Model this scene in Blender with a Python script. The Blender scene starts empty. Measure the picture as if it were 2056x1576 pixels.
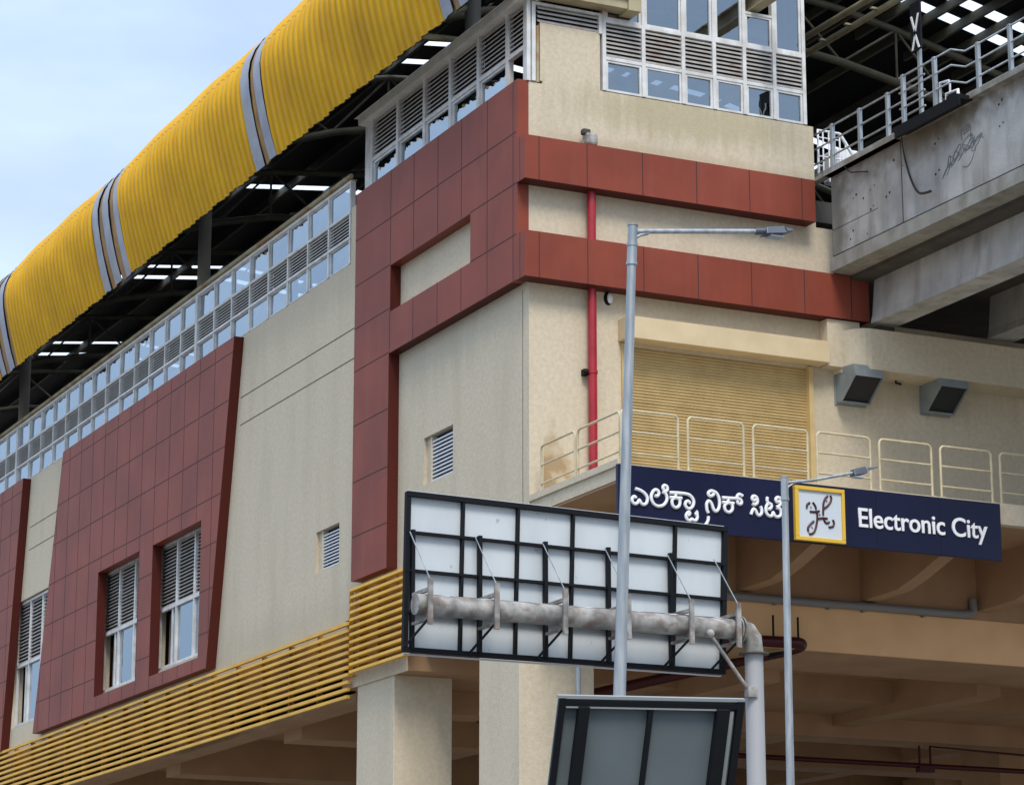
import bpy, math, random
from mathutils import Vector, Matrix
R = math.radians
random.seed(7)
sc = bpy.context.scene
col = sc.collection

# ---------------------------------------------------------------- camera
cam_d = bpy.data.cameras.new("Camera"); cam = bpy.data.objects.new("Camera", cam_d); col.objects.link(cam)
cam_d.sensor_width = 36; cam_d.sensor_fit = 'HORIZONTAL'
cam_d.lens = 36 * 5512 / 2056
cam_d.clip_start = 0.5; cam_d.clip_end = 3000
cam.location = (44.89, -22.02, 1.6)
yaw, pitch = R(-64.236), R(13.868)
fw = Vector((math.sin(yaw)*math.cos(pitch), math.cos(yaw)*math.cos(pitch), math.sin(pitch)))
rt = Vector((math.cos(yaw), -math.sin(yaw), 0)); up = rt.cross(fw)
cam.rotation_euler = Matrix((rt, up, -fw)).transposed().to_euler()
sc.camera = cam
sc.render.resolution_x = 1024; sc.render.resolution_y = 784

# ---------------------------------------------------------------- sky
SUN_EL, SUN_AZ = 52, 18      # azimuth measured from +X towards -Y
w = bpy.data.worlds.new("World"); sc.world = w; w.use_nodes = True
nt = w.node_tree; N = nt.nodes; Lk = nt.links; N.clear()
out = N.new('ShaderNodeOutputWorld'); bg = N.new('ShaderNodeBackground')
sky = N.new('ShaderNodeTexSky'); sky.sky_type = 'NISHITA'; sky.sun_disc = False
sky.sun_elevation = R(SUN_EL); sky.sun_rotation = R(90 + SUN_AZ); sky.air_density = 1.0; sky.dust_density = 1.5
tc = N.new('ShaderNodeTexCoord'); mp = N.new('ShaderNodeMapping'); mp.inputs['Scale'].default_value = (1.6, 1.6, 4.5)
nz = N.new('ShaderNodeTexNoise'); nz.inputs['Scale'].default_value = 2.4; nz.inputs['Detail'].default_value = 5; nz.inputs['Roughness'].default_value = .5
cr = N.new('ShaderNodeValToRGB'); cr.color_ramp.elements[0].position = .38; cr.color_ramp.elements[0].color = (.56,.56,.56,1)
cr.color_ramp.elements[1].position = .62; cr.color_ramp.elements[1].color = (.95,.95,.95,1)
mx = N.new('ShaderNodeMixRGB'); mx.inputs['Color2'].default_value = (5.9, 7.3, 9.3, 1)
Lk.new(tc.outputs['Generated'], mp.inputs['Vector']); Lk.new(mp.outputs['Vector'], nz.inputs['Vector'])
Lk.new(nz.outputs['Fac'], cr.inputs['Fac']); Lk.new(cr.outputs['Color'], mx.inputs['Fac'])
Lk.new(sky.outputs['Color'], mx.inputs['Color1']); sx = N.new('ShaderNodeSeparateXYZ'); Lk.new(tc.outputs['Generated'], sx.inputs[0])
mr = N.new('ShaderNodeMapRange'); mr.inputs['From Min'].default_value = .1; mr.inputs['From Max'].default_value = 1.0
mr.inputs['To Min'].default_value = .56; mr.inputs['To Max'].default_value = 1.55; Lk.new(sx.outputs['Z'], mr.inputs['Value'])
vm = N.new('ShaderNodeVectorMath'); vm.operation = 'SCALE'; Lk.new(mx.outputs['Color'], vm.inputs[0]); Lk.new(mr.outputs['Result'], vm.inputs['Scale'])
Lk.new(vm.outputs['Vector'], bg.inputs['Color'])
bg.inputs['Strength'].default_value = 0.10
Lk.new(bg.outputs['Background'], out.inputs['Surface'])

sun_d = bpy.data.lights.new("Sun", 'SUN'); sun_d.energy = 1.5; sun_d.angle = R(20); sun_d.color = (1, .93, .82)
sun = bpy.data.objects.new("Sun", sun_d); col.objects.link(sun)
az = R(-SUN_AZ)
sd = Vector((math.cos(R(SUN_EL))*math.cos(az), math.cos(R(SUN_EL))*math.sin(az), math.sin(R(SUN_EL))))
sun.rotation_euler = sd.to_track_quat('Z', 'Y').to_euler(); sun.location = sd*80
sc.view_settings.view_transform = 'Standard'; sc.view_settings.look = 'None'; sc.view_settings.gamma = 1
sc.view_settings.exposure = 0.78

# ---------------------------------------------------------------- materials
def mat(name, c, rough=.7, metal=0, c2=None, scale=1.0, stretch=(1,1,1), detail=6, bump=0, bscale=30, spec=.5,
        lo=.35, hi=.65, c3=None, s3=(6,6,.35), amt3=.5, lo3=.5, hi3=.75):
    """principled with one noise between c and c2 and an optional streak layer towards c3"""
    m = bpy.data.materials.new(name); m.use_nodes = True
    t = m.node_tree; n = t.nodes; l = t.links
    p = n['Principled BSDF']; p.inputs['Roughness'].default_value = rough; p.inputs['Metallic'].default_value = metal
    p.inputs['Specular IOR Level'].default_value = spec
    p.inputs['Base Color'].default_value = (*c, 1)
    g = n.new('ShaderNodeNewGeometry')
    src = None
    def noise(sc_, st, lo_, hi_):
        mpn = n.new('ShaderNodeMapping'); mpn.inputs['Scale'].default_value = st
        l.new(g.outputs['Position'], mpn.inputs['Vector'])
        q = n.new('ShaderNodeTexNoise'); q.inputs['Scale'].default_value = sc_; q.inputs['Detail'].default_value = detail
        l.new(mpn.outputs['Vector'], q.inputs['Vector'])
        rm = n.new('ShaderNodeMapRange'); rm.inputs['From Min'].default_value = lo_; rm.inputs['From Max'].default_value = hi_
        l.new(q.outputs['Fac'], rm.inputs['Value'])
        return rm.outputs['Result'], q
    if c2 is not None:
        f, q = noise(scale, stretch, lo, hi)
        a = n.new('ShaderNodeMixRGB'); a.inputs['Color1'].default_value = (*c, 1); a.inputs['Color2'].default_value = (*c2, 1)
        l.new(f, a.inputs['Fac']); src = a.outputs['Color']
    if c3 is not None:
        f, q = noise(1.0, s3, lo3, hi3)
        mu = n.new('ShaderNodeMath'); mu.operation = 'MULTIPLY'; mu.inputs[1].default_value = amt3; l.new(f, mu.inputs[0])
        b = n.new('ShaderNodeMixRGB'); b.inputs['Color2'].default_value = (*c3, 1)
        if src: l.new(src, b.inputs['Color1'])
        else: b.inputs['Color1'].default_value = (*c, 1)
        l.new(mu.outputs[0], b.inputs['Fac']); src = b.outputs['Color']
    if src: l.new(src, p.inputs['Base Color'])
    if bump:
        q = n.new('ShaderNodeTexNoise'); q.inputs['Scale'].default_value = bscale; q.inputs['Detail'].default_value = 4
        l.new(g.outputs['Position'], q.inputs['Vector'])
        bp = n.new('ShaderNodeBump'); bp.inputs['Strength'].default_value = bump; bp.inputs['Distance'].default_value = .02
        l.new(q.outputs['Fac'], bp.inputs['Height']); l.new(bp.outputs['Normal'], p.inputs['Normal'])
    return m

M = {}
M['cream'] = mat('cream_stucco', (.62,.535,.40), .85, c2=(.55,.47,.345), scale=11, c3=(.42,.36,.25), s3=(1.3,1.3,.3), amt3=.35, bump=.4, bscale=34, lo3=.48, hi3=.72)
M['creampaint'] = mat('cream_paint', (.58,.43,.20), .6, c2=(.50,.36,.16), scale=2.5)
M['creamhood'] = mat('hood_paint', (.64,.52,.33), .7, c2=(.58,.46,.28), scale=2)
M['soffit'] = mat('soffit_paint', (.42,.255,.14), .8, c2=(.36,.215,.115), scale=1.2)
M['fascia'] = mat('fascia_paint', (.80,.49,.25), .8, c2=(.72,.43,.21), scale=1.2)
M['dampstain'] = mat('damp_patch', (.60,.46,.27), .9, c2=(.47,.34,.18), scale=6)
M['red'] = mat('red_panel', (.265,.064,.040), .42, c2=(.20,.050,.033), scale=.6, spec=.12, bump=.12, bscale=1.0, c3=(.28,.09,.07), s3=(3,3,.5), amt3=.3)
M['redshade'] = mat('shaded_red_panel', (.085,.018,.013), .5, spec=.12)  # darker copy of the red panel; shade of sides and undersides put into colour
M['joint'] = mat('panel_joint', (.055,.02,.02), .8)
M['groove'] = mat('wall_groove', (.10,.085,.06), .9)
M['yellow'] = mat('yellow_sheet', (.68,.385,.010), .5, c2=(.60,.33,.012), scale=1.3, c3=(.38,.18,.015), s3=(5,1,.5), amt3=.4, spec=.2)
M['roofgrey'] = mat('grey_sheet', (.34,.36,.42), .4, .2, c2=(.26,.27,.33), scale=2, c3=(.5,.4,.25), s3=(3,3,.4), amt3=.4)
M['rust'] = mat('rusty_flashing', (.42,.23,.06), .7, c2=(.28,.17,.09), scale=3, c3=(.14,.09,.06), s3=(5,5,1), amt3=.6)
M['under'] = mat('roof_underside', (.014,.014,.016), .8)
M['steel'] = mat('truss_paint', (.13,.12,.085), .6, c2=(.09,.085,.06), scale=2)
M['steelc'] = mat('cream_steel', (.42,.36,.22), .6, c2=(.30,.25,.15), scale=2, c3=(.30,.14,.05), s3=(2,2,2), amt3=.7, lo3=.55, hi3=.65)
M['colgrey'] = mat('column_paint', (.30,.29,.25), .6)
M['flash'] = mat('pale_flashing', (.82,.80,.74), .5, c2=(.7,.66,.58), scale=2.5)
M['white'] = mat('white_frame', (.74,.74,.74), .4, c2=(.56,.55,.52), scale=3, c3=(.38,.33,.25), s3=(4,4,1.2), amt3=.45)
M['louv'] = mat('louvre_grey', (.46,.43,.40), .5, c2=(.36,.33,.30), scale=4, c3=(.28,.13,.07), s3=(1.2,1.2,3), amt3=.6, lo3=.60, hi3=.7)
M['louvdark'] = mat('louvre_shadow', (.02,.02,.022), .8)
M['louvwhite'] = mat('louvre_white', (.62,.64,.68), .45)
M['tan'] = mat('tan_slat', (.80,.47,.055), .5, c2=(.70,.385,.04), scale=1.5, c3=(.30,.17,.06), s3=(.8,.8,3), amt3=.4)
M['orange'] = mat('orange_backing', (.34,.17,.015), .6, c2=(.14,.06,.008), scale=.6, lo=.45, hi=.6)
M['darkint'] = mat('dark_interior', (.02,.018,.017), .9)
M['conc'] = mat('concrete', (.47,.47,.46), .85, c2=(.33,.33,.325), scale=1.3, c3=(.17,.16,.135), s3=(2.6,2.6,.5), amt3=.6, bump=.3, bscale=22, lo3=.5, hi3=.72)
M['conc2'] = mat('concrete_lip', (.34,.335,.31), .85, c2=(.25,.245,.22), scale=2.5, c3=(.14,.13,.10), s3=(3,3,1.2), amt3=.6, bump=.3)
M['concdark'] = mat('dark_concrete', (.08,.075,.065), .9, c2=(.055,.05,.045), scale=2)
M['navy'] = mat('navy_board', (.008,.010,.034), .35, c2=(.012,.014,.045), scale=.5, spec=.22)
M['letter'] = mat('white_letter', (.82,.82,.84), .4)
M['emblemframe'] = mat('yellow_frame', (.72,.45,.05), .4)
M['emblemboard'] = mat('pale_board', (.58,.64,.70), .4)
M['maroon'] = mat('maroon_motif', (.06,.008,.012), .4)
M['rail'] = mat('cream_rail', (.62,.53,.34), .45, c2=(.5,.42,.27), scale=5)
M['galv'] = mat('galvanised', (.44,.46,.47), .42, .5, c2=(.28,.31,.33), scale=14, stretch=(1,1,.15), detail=3)
M['galvdark'] = mat('lamp_housing', (.09,.10,.12), .35, .4)
M['lens'] = mat('lamp_lens', (.5,.52,.54), .2)
M['hoodgrey'] = mat('duct_hood', (.27,.31,.32), .5, .2, c2=(.22,.25,.26), scale=3)
M['black'] = mat('black_steel', (.008,.009,.011), .6, spec=.15)
M['signback'] = mat('sign_back', (.60,.64,.66), .5, .05, c2=(.53,.57,.59), scale=2.2, stretch=(1,1,.5), c3=(.2,.22,.22), s3=(9,9,9), amt3=.5, lo3=.68, hi3=.74)
M['signtrim'] = mat('sign_trim', (.28,.30,.30), .5)
M['signback2'] = mat('aged_sign_back', (.145,.175,.185), .5, .1, c2=(.125,.15,.155), scale=2)
M['oldpipe'] = mat('weathered_pipe', (.42,.40,.37), .6, .1, c2=(.16,.15,.14), scale=5.5, c3=(.17,.10,.07), s3=(7,5,9), amt3=.5, lo3=.52, hi3=.62)
M['rustpaint'] = mat('rust_top', (.20,.115,.08), .8, c2=(.52,.51,.48), scale=7, stretch=(1,1,2), lo=.46, hi=.56)
M['pole'] = mat('grey_pole', (.42,.42,.43), .5, 0, c2=(.36,.36,.37), scale=2, stretch=(1,1,.2))
M['redpipe'] = mat('red_pipe', (.36,.018,.03), .35, c2=(.29,.012,.022), scale=3)
M['redpipe2'] = mat('dark_red_pipe', (.055,.004,.006), .4, spec=.3)
M['pvc'] = mat('grey_drain', (.20,.195,.19), .5)
M['cable'] = mat('cable', (.02,.02,.022), .6)
M['pit'] = mat('concrete_pit', (.03,.03,.03), .9)
M['scrawl'] = mat('scrawl_paint', (.17,.175,.18), .9)
M['ground'] = mat('ground_soil', (.27,.24,.20), .95, c2=(.21,.185,.15), scale=.5)
M['asphalt'] = mat('asphalt', (.05,.05,.052), .9, c2=(.04,.04,.042), scale=3)
M['linep'] = mat('line_paint', (.7,.7,.68), .7)
M['kerb'] = mat('kerb_stone', (.35,.34,.32), .8)

def glassmat(name, base, tint, fmin, fmul):
    m = bpy.data.materials.new(name); m.use_nodes = True
    t = m.node_tree; n = t.nodes; l = t.links; n.clear()
    o = n.new('ShaderNodeOutputMaterial'); mixs = n.new('ShaderNodeMixShader')
    gl = n.new('ShaderNodeBsdfGlossy'); gl.inputs['Roughness'].default_value = .02; gl.inputs['Color'].default_value = (*tint, 1)
    tr = n.new('ShaderNodeBsdfTransparent'); tr.inputs['Color'].default_value = (*base, 1)
    fr = n.new('ShaderNodeFresnel'); fr.inputs['IOR'].default_value = 1.55
    mm = n.new('ShaderNodeMath'); mm.operation = 'MULTIPLY_ADD'; mm.inputs[1].default_value = fmul; mm.inputs[2].default_value = fmin; mm.use_clamp = True
    geo = n.new('ShaderNodeNewGeometry'); nz_ = n.new('ShaderNodeTexNoise'); nz_.inputs['Scale'].default_value = 1.7
    bp = n.new('ShaderNodeBump'); bp.inputs['Strength'].default_value = .035; bp.inputs['Distance'].default_value = .1
    l.new(geo.outputs['Position'], nz_.inputs['Vector']); l.new(nz_.outputs['Fac'], bp.inputs['Height']); l.new(bp.outputs['Normal'], gl.inputs['Normal'])
    l.new(fr.outputs[0], mm.inputs[0]); l.new(mm.outputs[0], mixs.inputs[0])
    l.new(tr.outputs[0], mixs.inputs[1]); l.new(gl.outputs[0], mixs.inputs[2]); l.new(mixs.outputs[0], o.inputs['Surface'])
    return m
M['glass'] = glassmat('window_glass', (.5,.6,.68), (.80,.90,1.0), .40, 1.0)
M['glassr'] = glassmat('window_glass_end', (.16,.20,.25), (.80,.90,1.0), .24, 1.2)
def skymat():
    m = bpy.data.materials.new('translucent_sheet'); m.use_nodes = True
    t = m.node_tree; n = t.nodes; l = t.links; n.clear()
    o = n.new('ShaderNodeOutputMaterial'); mixs = n.new('ShaderNodeMixShader'); mixs.inputs[0].default_value = .5
    a = n.new('ShaderNodeBsdfTranslucent'); a.inputs['Color'].default_value = (.95,.95,.95,1)
    b = n.new('ShaderNodeBsdfTransparent'); b.inputs['Color'].default_value = (1,1,1,1)
    l.new(a.outputs[0], mixs.inputs[1]); l.new(b.outputs[0], mixs.inputs[2]); l.new(mixs.outputs[0], o.inputs['Surface'])
    return m
M['skylight'] = skymat()

def stained(base='cream', name='cream_stucco_stained', layers=()):
    m = M[base].copy(); m.name = name
    t = m.node_tree; n = t.nodes; l = t.links; p = n['Principled BSDF']
    src = p.inputs['Base Color'].links[0].from_socket
    g = n.new('ShaderNodeNewGeometry'); q = n.new('ShaderNodeTexNoise'); q.inputs['Scale'].default_value = 3.2; q.inputs['Detail'].default_value = 5
    l.new(g.outputs['Position'], q.inputs['Vector'])
    def layer(src, cx, sxyz, colr, amt, lo, hi, nw=.9, stretch=None):
        mp_ = n.new('ShaderNodeVectorMath'); mp_.operation = 'SUBTRACT'; mp_.inputs[1].default_value = cx; l.new(g.outputs['Position'], mp_.inputs[0])
        ms = n.new('ShaderNodeVectorMath'); ms.operation = 'MULTIPLY'; ms.inputs[1].default_value = sxyz; l.new(mp_.outputs[0], ms.inputs[0])
        ln_ = n.new('ShaderNodeVectorMath'); ln_.operation = 'LENGTH'; l.new(ms.outputs[0], ln_.inputs[0])
        qq = q
        if stretch:
            mm_ = n.new('ShaderNodeMapping'); mm_.inputs['Scale'].default_value = stretch; l.new(g.outputs['Position'], mm_.inputs['Vector'])
            qq = n.new('ShaderNodeTexNoise'); qq.inputs['Scale'].default_value = 1; qq.inputs['Detail'].default_value = 5; l.new(mm_.outputs[0], qq.inputs['Vector'])
        ad = n.new('ShaderNodeMath'); ad.operation = 'MULTIPLY_ADD'; ad.inputs[1].default_value = nw*2; l.new(qq.outputs['Fac'], ad.inputs[0]); l.new(ln_.outputs['Value'], ad.inputs[2])
        rm = n.new('ShaderNodeMapRange'); rm.interpolation_type = 'SMOOTHSTEP'
        rm.inputs['From Min'].default_value = hi+nw; rm.inputs['From Max'].default_value = lo+nw; rm.inputs['To Min'].default_value = 0; rm.inputs['To Max'].default_value = amt
        l.new(ad.outputs[0], rm.inputs['Value'])
        a = n.new('ShaderNodeMixRGB'); a.inputs['Color2'].default_value = (*colr, 1); l.new(src, a.inputs['Color1']); l.new(rm.outputs['Result'], a.inputs['Fac'])
        return a.outputs['Color']
    for L_ in layers: src = layer(src, *L_)
    l.new(src, p.inputs['Base Color']); return m
M['creams'] = stained('cream', 'cream_stucco_stained', [
    ((0,.45,12.45), (0,1.5,1.1), (.38,.25,.11), .6, .3, 1.0, 1.3),
    ((0,.40,12.3), (0,2.2,1.6), (.28,.17,.07), .5, .45, .8, 1.5),
    ((0,3.6,19.9), (0,.28,1.6), (.36,.31,.17), .55, .3, 1.1, .7, (6,6,.5)),
    ((0,3.4,18.95), (0,.2,3.0), (.40,.34,.22), .5, .3, 1.1, .7, (5,5,.5)),
    ((0,9,15.0), (0,.3,1.5), (.36,.31,.21), .5, .2, 1.2, .7, (5,5,.4))])
M['creaml'] = stained('cream', 'cream_stucco_left', [
    ((-9,0,18.6), (.06,0,1.4), (.36,.32,.24), .3, .2, 1.2, .7, (3,3,.35)),
    ((-4,0,16.0), (.25,0,.8), (.38,.35,.28), .35, .2, 1.2, .8, (3,3,.5)),
    ((-13,0,11.0), (.1,0,1.2), (.38,.33,.23), .3, .2, 1.2, .7, (4,4,.6))])
M['concs'] = stained('conc', 'concrete_parapet', [
    ((3.6,0,19.0), (.3,0,1.5), (.17,.145,.10), .8, .2, 1.1, .8),
    ((.5,0,18), (1.6,0,.5), (.14,.135,.11), .7, .2, 1.1, .8),
    ((7.5,0,19.0), (.4,0,2.6), (.15,.13,.10), .7, .2, 1.1, .8)])

# ---------------------------------------------------------------- mesh helpers
class MB:
    def __init__(s): s.v = []; s.f = []; s.sm = []
    def add(s, vs, fs, smooth=False):
        b = len(s.v); s.v += [tuple(v) for v in vs]; s.f += [tuple(b+i for i in f) for f in fs]; s.sm += [smooth]*len(fs); return s
    def box(s, x0,x1,y0,y1,z0,z1):
        x0,x1 = sorted((x0,x1)); y0,y1 = sorted((y0,y1)); z0,z1 = sorted((z0,z1))
        return s.add([(x0,y0,z0),(x1,y0,z0),(x1,y1,z0),(x0,y1,z0),(x0,y0,z1),(x1,y0,z1),(x1,y1,z1),(x0,y1,z1)],
                     [(0,3,2,1),(4,5,6,7),(0,1,5,4),(1,2,6,5),(2,3,7,6),(3,0,4,7)])
    def hexa(s, a, b):           # two quads (4 points each), a then b opposite
        return s.add(list(a)+list(b), [(3,2,1,0),(4,5,6,7),(0,1,5,4),(1,2,6,5),(2,3,7,6),(3,0,4,7)])
    def prism_y(s, poly, y0, y1):   # poly in (x,z)
        n = len(poly)
        vs = [(x,y0,z) for x,z in poly]+[(x,y1,z) for x,z in poly]
        return s.add(vs, [tuple(range(n)), tuple(range(2*n-1,n-1,-1))]+[(i,(i+1)%n+0,(i+1)%n+n,i+n) for i in range(n)])
    def prism_x(s, poly, x0, x1):   # poly in (y,z)
        n = len(poly)
        vs = [(x0,y,z) for y,z in poly]+[(x1,y,z) for y,z in poly]
        return s.add(vs, [tuple(range(n)), tuple(range(2*n-1,n-1,-1))]+[(i,(i+1)%n,(i+1)%n+n,i+n) for i in range(n)])
    def bar(s, p, q, w_, h_, upv=(0,0,1)):
        p = Vector(p); q = Vector(q); d = (q-p).normalized(); u = Vector(upv)
        if abs(d.dot(u)) > .98: u = Vector((1,0,0))
        a = d.cross(u).normalized(); b = a.cross(d).normalized()
        a *= w_/2; b *= h_/2
        return s.hexa([p-a-b,p+a-b,p+a+b,p-a+b],[q-a-b,q+a-b,q+a+b,q-a+b])
    def tube(s, pts, r, seg=10, cap=True):
        pts = [Vector(p) for p in pts]; n = len(pts)
        rs = r if isinstance(r,(list,tuple)) else [r]*n
        rings = []; prev = None
        for i,p in enumerate(pts):
            if i == 0: d = pts[1]-pts[0]
            elif i == n-1: d = pts[-1]-pts[-2]
            else: d = (pts[i+1]-pts[i]).normalized()+(pts[i]-pts[i-1]).normalized()
            if d.length < 1e-6: d = pts[i]-pts[i-1]
            d.normalize()
            if prev is None:
                u = Vector((0,0,1)) if abs(d.z) < .9 else Vector((1,0,0)); a = d.cross(u).normalized()
            else: a = (prev-d*prev.dot(d)).normalized()
            prev = a; b = d.cross(a)
            rings.append([p+(a*math.cos(2*math.pi*k/seg)+b*math.sin(2*math.pi*k/seg))*rs[i] for k in range(seg)])
        vs = [v for rg in rings for v in rg]
        fs = [(i*seg+k, i*seg+(k+1)%seg, (i+1)*seg+(k+1)%seg, (i+1)*seg+k) for i in range(n-1) for k in range(seg)]
        s.add(vs, fs, True)
        if cap: s.add(rings[0], [tuple(range(seg-1,-1,-1))]); s.add(rings[-1], [tuple(range(seg))])
        return s
    def sphere(s, c, r, sx=1, sy=1, sz=1, n=10):
        vs = [(c[0]+r*sx*math.sin(math.pi*i/n)*math.cos(2*math.pi*j/(2*n)), c[1]+r*sy*math.sin(math.pi*i/n)*math.sin(2*math.pi*j/(2*n)), c[2]+r*sz*math.cos(math.pi*i/n)) for i in range(n+1) for j in range(2*n)]
        fs = [(i*2*n+j, (i+1)*2*n+j, (i+1)*2*n+(j+1)%(2*n), i*2*n+(j+1)%(2*n)) for i in range(n) for j in range(2*n)]
        return s.add(vs, fs, True)
    def build(s, name, m, parent=None, bevel=0, loc=None):
        me = bpy.data.meshes.new(name)
        o0 = Vector(loc) if loc is not None else (wloc(parent) if parent else Vector((0,0,0)))
        me.from_pydata([tuple(Vector(v)-o0) for v in s.v], [], s.f); me.update()
        me.polygons.foreach_set('use_smooth', s.sm)
        me.materials.append(M[m] if isinstance(m,str) else m)
        o = bpy.data.objects.new(name, me); col.objects.link(o)
        if parent: o.parent = parent
        if loc is not None and not parent: o.location = loc
        if bevel:
            bv = o.modifiers.new('b','BEVEL'); bv.width = bevel; bv.segments = 2; bv.limit_method = 'ANGLE'; bv.angle_limit = R(50)
        return o
def wloc(o):
    v = Vector((0,0,0))
    while o is not None: v = v+Vector(o.location); o = o.parent
    return v
def tag(o, label, cat, group=None):
    o['label'] = label; o['category'] = cat
    if group: o['group'] = group
    return o
def thing(name, label, cat, loc=(0,0,0), group=None):
    o = bpy.data.objects.new(name, None); o.empty_display_size = .3; col.objects.link(o); o.location = loc
    return tag(o, label, cat, group)
def struct(name, mb, m):
    o = mb.build(name, m); o['kind'] = 'structure'; return o
def rect_holes(mb, axis, a0,a1,z0,z1, d0,d1, holes):
    """wall slab in the plane (axis='y': x,z plane with thickness in y) minus rectangular holes"""
    xs = sorted(set([a0,a1]+[max(a0,min(a1,v)) for h in holes for v in h[:2]]))
    zs = sorted(set([z0,z1]+[max(z0,min(z1,v)) for h in holes for v in h[2:]]))
    for i in range(len(xs)-1):
        for j in range(len(zs)-1):
            cx = (xs[i]+xs[i+1])/2; cz = (zs[j]+zs[j+1])/2
            if any(h[0] < cx < h[1] and h[2] < cz < h[3] for h in holes): continue
            if axis == 'y': mb.box(xs[i],xs[i+1],d0,d1,zs[j],zs[j+1])
            else: mb.box(d0,d1,xs[i],xs[i+1],zs[j],zs[j+1])
    return mb
def smooth_path(pts, n=4):
    if len(pts) < 3: return pts
    o = []
    P = [pts[0]]+list(pts)+[pts[-1]]
    for i in range(1,len(P)-2):
        p0,p1,p2,p3 = P[i-1],P[i],P[i+1],P[i+2]
        for k in range(n):
            t = k/n
            o.append(tuple(.5*((2*p1[c])+(-p0[c]+p2[c])*t+(2*p0[c]-5*p1[c]+4*p2[c]-p3[c])*t*t+(-p0[c]+3*p1[c]-3*p2[c]+p3[c])*t**3) for c in range(2)))
    o.append(tuple(pts[-1])); return o
def smooth3(pts, n=4):
    a = smooth_path([(p[0],p[1]) for p in pts],n); c = smooth_path([(p[2],0) for p in pts],n)
    return [(u[0],u[1],v[0]) for u,v in zip(a,c)]
KN1=[[(0.233,11.423),(0.332,11.401),(0.416,11.354),(0.461,11.296),(0.468,11.235),(0.444,11.177),(0.390,11.152),(0.345,11.175),(0.307,11.227),(0.284,11.184),(0.237,11.152),(0.192,11.162),(0.165,11.208),(0.177,11.257),(0.216,11.281),(0.246,11.256)],[(0.615,11.337),(0.661,11.328),(0.693,11.358),(0.693,11.407),(0.655,11.438),(0.609,11.427),(0.570,11.382),(0.546,11.317),(0.553,11.249),(0.590,11.190),(0.651,11.154),(0.720,11.154),(0.790,11.181),(0.845,11.248),(0.858,11.318),(0.832,11.385),(0.771,11.414)],[(0.778,11.421),(0.840,11.427),(0.872,11.471),(0.857,11.518),(0.811,11.531),(0.780,11.497),(0.794,11.457),(0.814,11.452)],[(0.910,11.412),(1.080,11.421),(1.267,11.417),(1.344,11.382),(1.390,11.317),(1.388,11.240),(1.348,11.181),(1.293,11.159),(1.239,11.186),(1.221,11.233),(1.241,11.276),(1.280,11.293),(1.311,11.268),(1.303,11.250)],[(0.908,11.329),(1.040,11.331),(1.156,11.334)],[(1.033,11.403),(1.032,11.333)],[(1.036,11.337),(0.970,11.300),(0.957,11.244),(0.976,11.183),(1.037,11.154),(1.100,11.194),(1.116,11.258),(1.102,11.312),(1.036,11.337)],[(1.268,11.036),(1.307,11.060),(1.308,11.091),(1.277,11.092),(1.245,11.055),(1.236,11.006),(1.266,10.960),(1.313,10.950),(1.352,10.981),(1.391,10.957),(1.438,10.968),(1.462,11.018),(1.455,11.073),(1.412,11.066)],[(1.455,11.073),(1.456,11.108),(1.437,11.127)]]
KN2=[[(1.683,11.060),(1.682,11.001),(1.651,10.932),(1.600,10.883),(1.517,10.847)],[(1.688,11.119),(1.664,11.154),(1.653,11.220),(1.658,11.287),(1.701,11.335),(1.750,11.295),(1.782,11.216),(1.814,11.167),(1.856,11.167),(1.899,11.219),(1.917,11.317),(1.903,11.412),(1.862,11.483),(1.804,11.514),(1.746,11.517),(1.695,11.482),(1.699,11.438),(1.744,11.424),(1.795,11.454),(1.796,11.491)],[(1.970,11.418),(2.222,11.426)],[(1.968,11.336),(2.211,11.336)],[(2.095,11.415),(2.094,11.340)],[(2.098,11.341),(2.030,11.297),(2.016,11.244),(2.040,11.187),(2.107,11.167),(2.166,11.206),(2.180,11.266),(2.161,11.324),(2.098,11.341)],[(2.222,11.426),(2.272,11.438),(2.282,11.476),(2.325,11.510),(2.392,11.486)],[(2.272,11.430),(2.323,11.427),(2.364,11.394),(2.363,11.349),(2.329,11.331),(2.287,11.350),(2.280,11.394)],[(2.557,11.165),(2.580,11.227),(2.615,11.271),(2.656,11.241),(2.689,11.177),(2.731,11.166),(2.774,11.207),(2.776,11.281),(2.752,11.332)],[(2.587,11.362),(2.642,11.352),(2.690,11.393),(2.691,11.461),(2.654,11.502),(2.603,11.497),(2.585,11.451),(2.618,11.424),(2.670,11.444)],[(2.905,11.510),(2.893,11.456),(2.915,11.406),(2.970,11.388),(2.982,11.344),(2.946,11.300),(2.904,11.304)],[(2.906,11.390),(2.871,11.327),(2.868,11.237),(2.901,11.188),(2.951,11.170),(2.995,11.189),(3.013,11.243),(3.046,11.186),(3.105,11.168),(3.166,11.203),(3.180,11.265),(3.152,11.322),(3.084,11.338)],[(3.084,11.342),(3.153,11.382),(3.177,11.452),(3.165,11.511),(3.114,11.525),(3.075,11.487),(3.095,11.444),(3.147,11.449)]]
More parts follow.
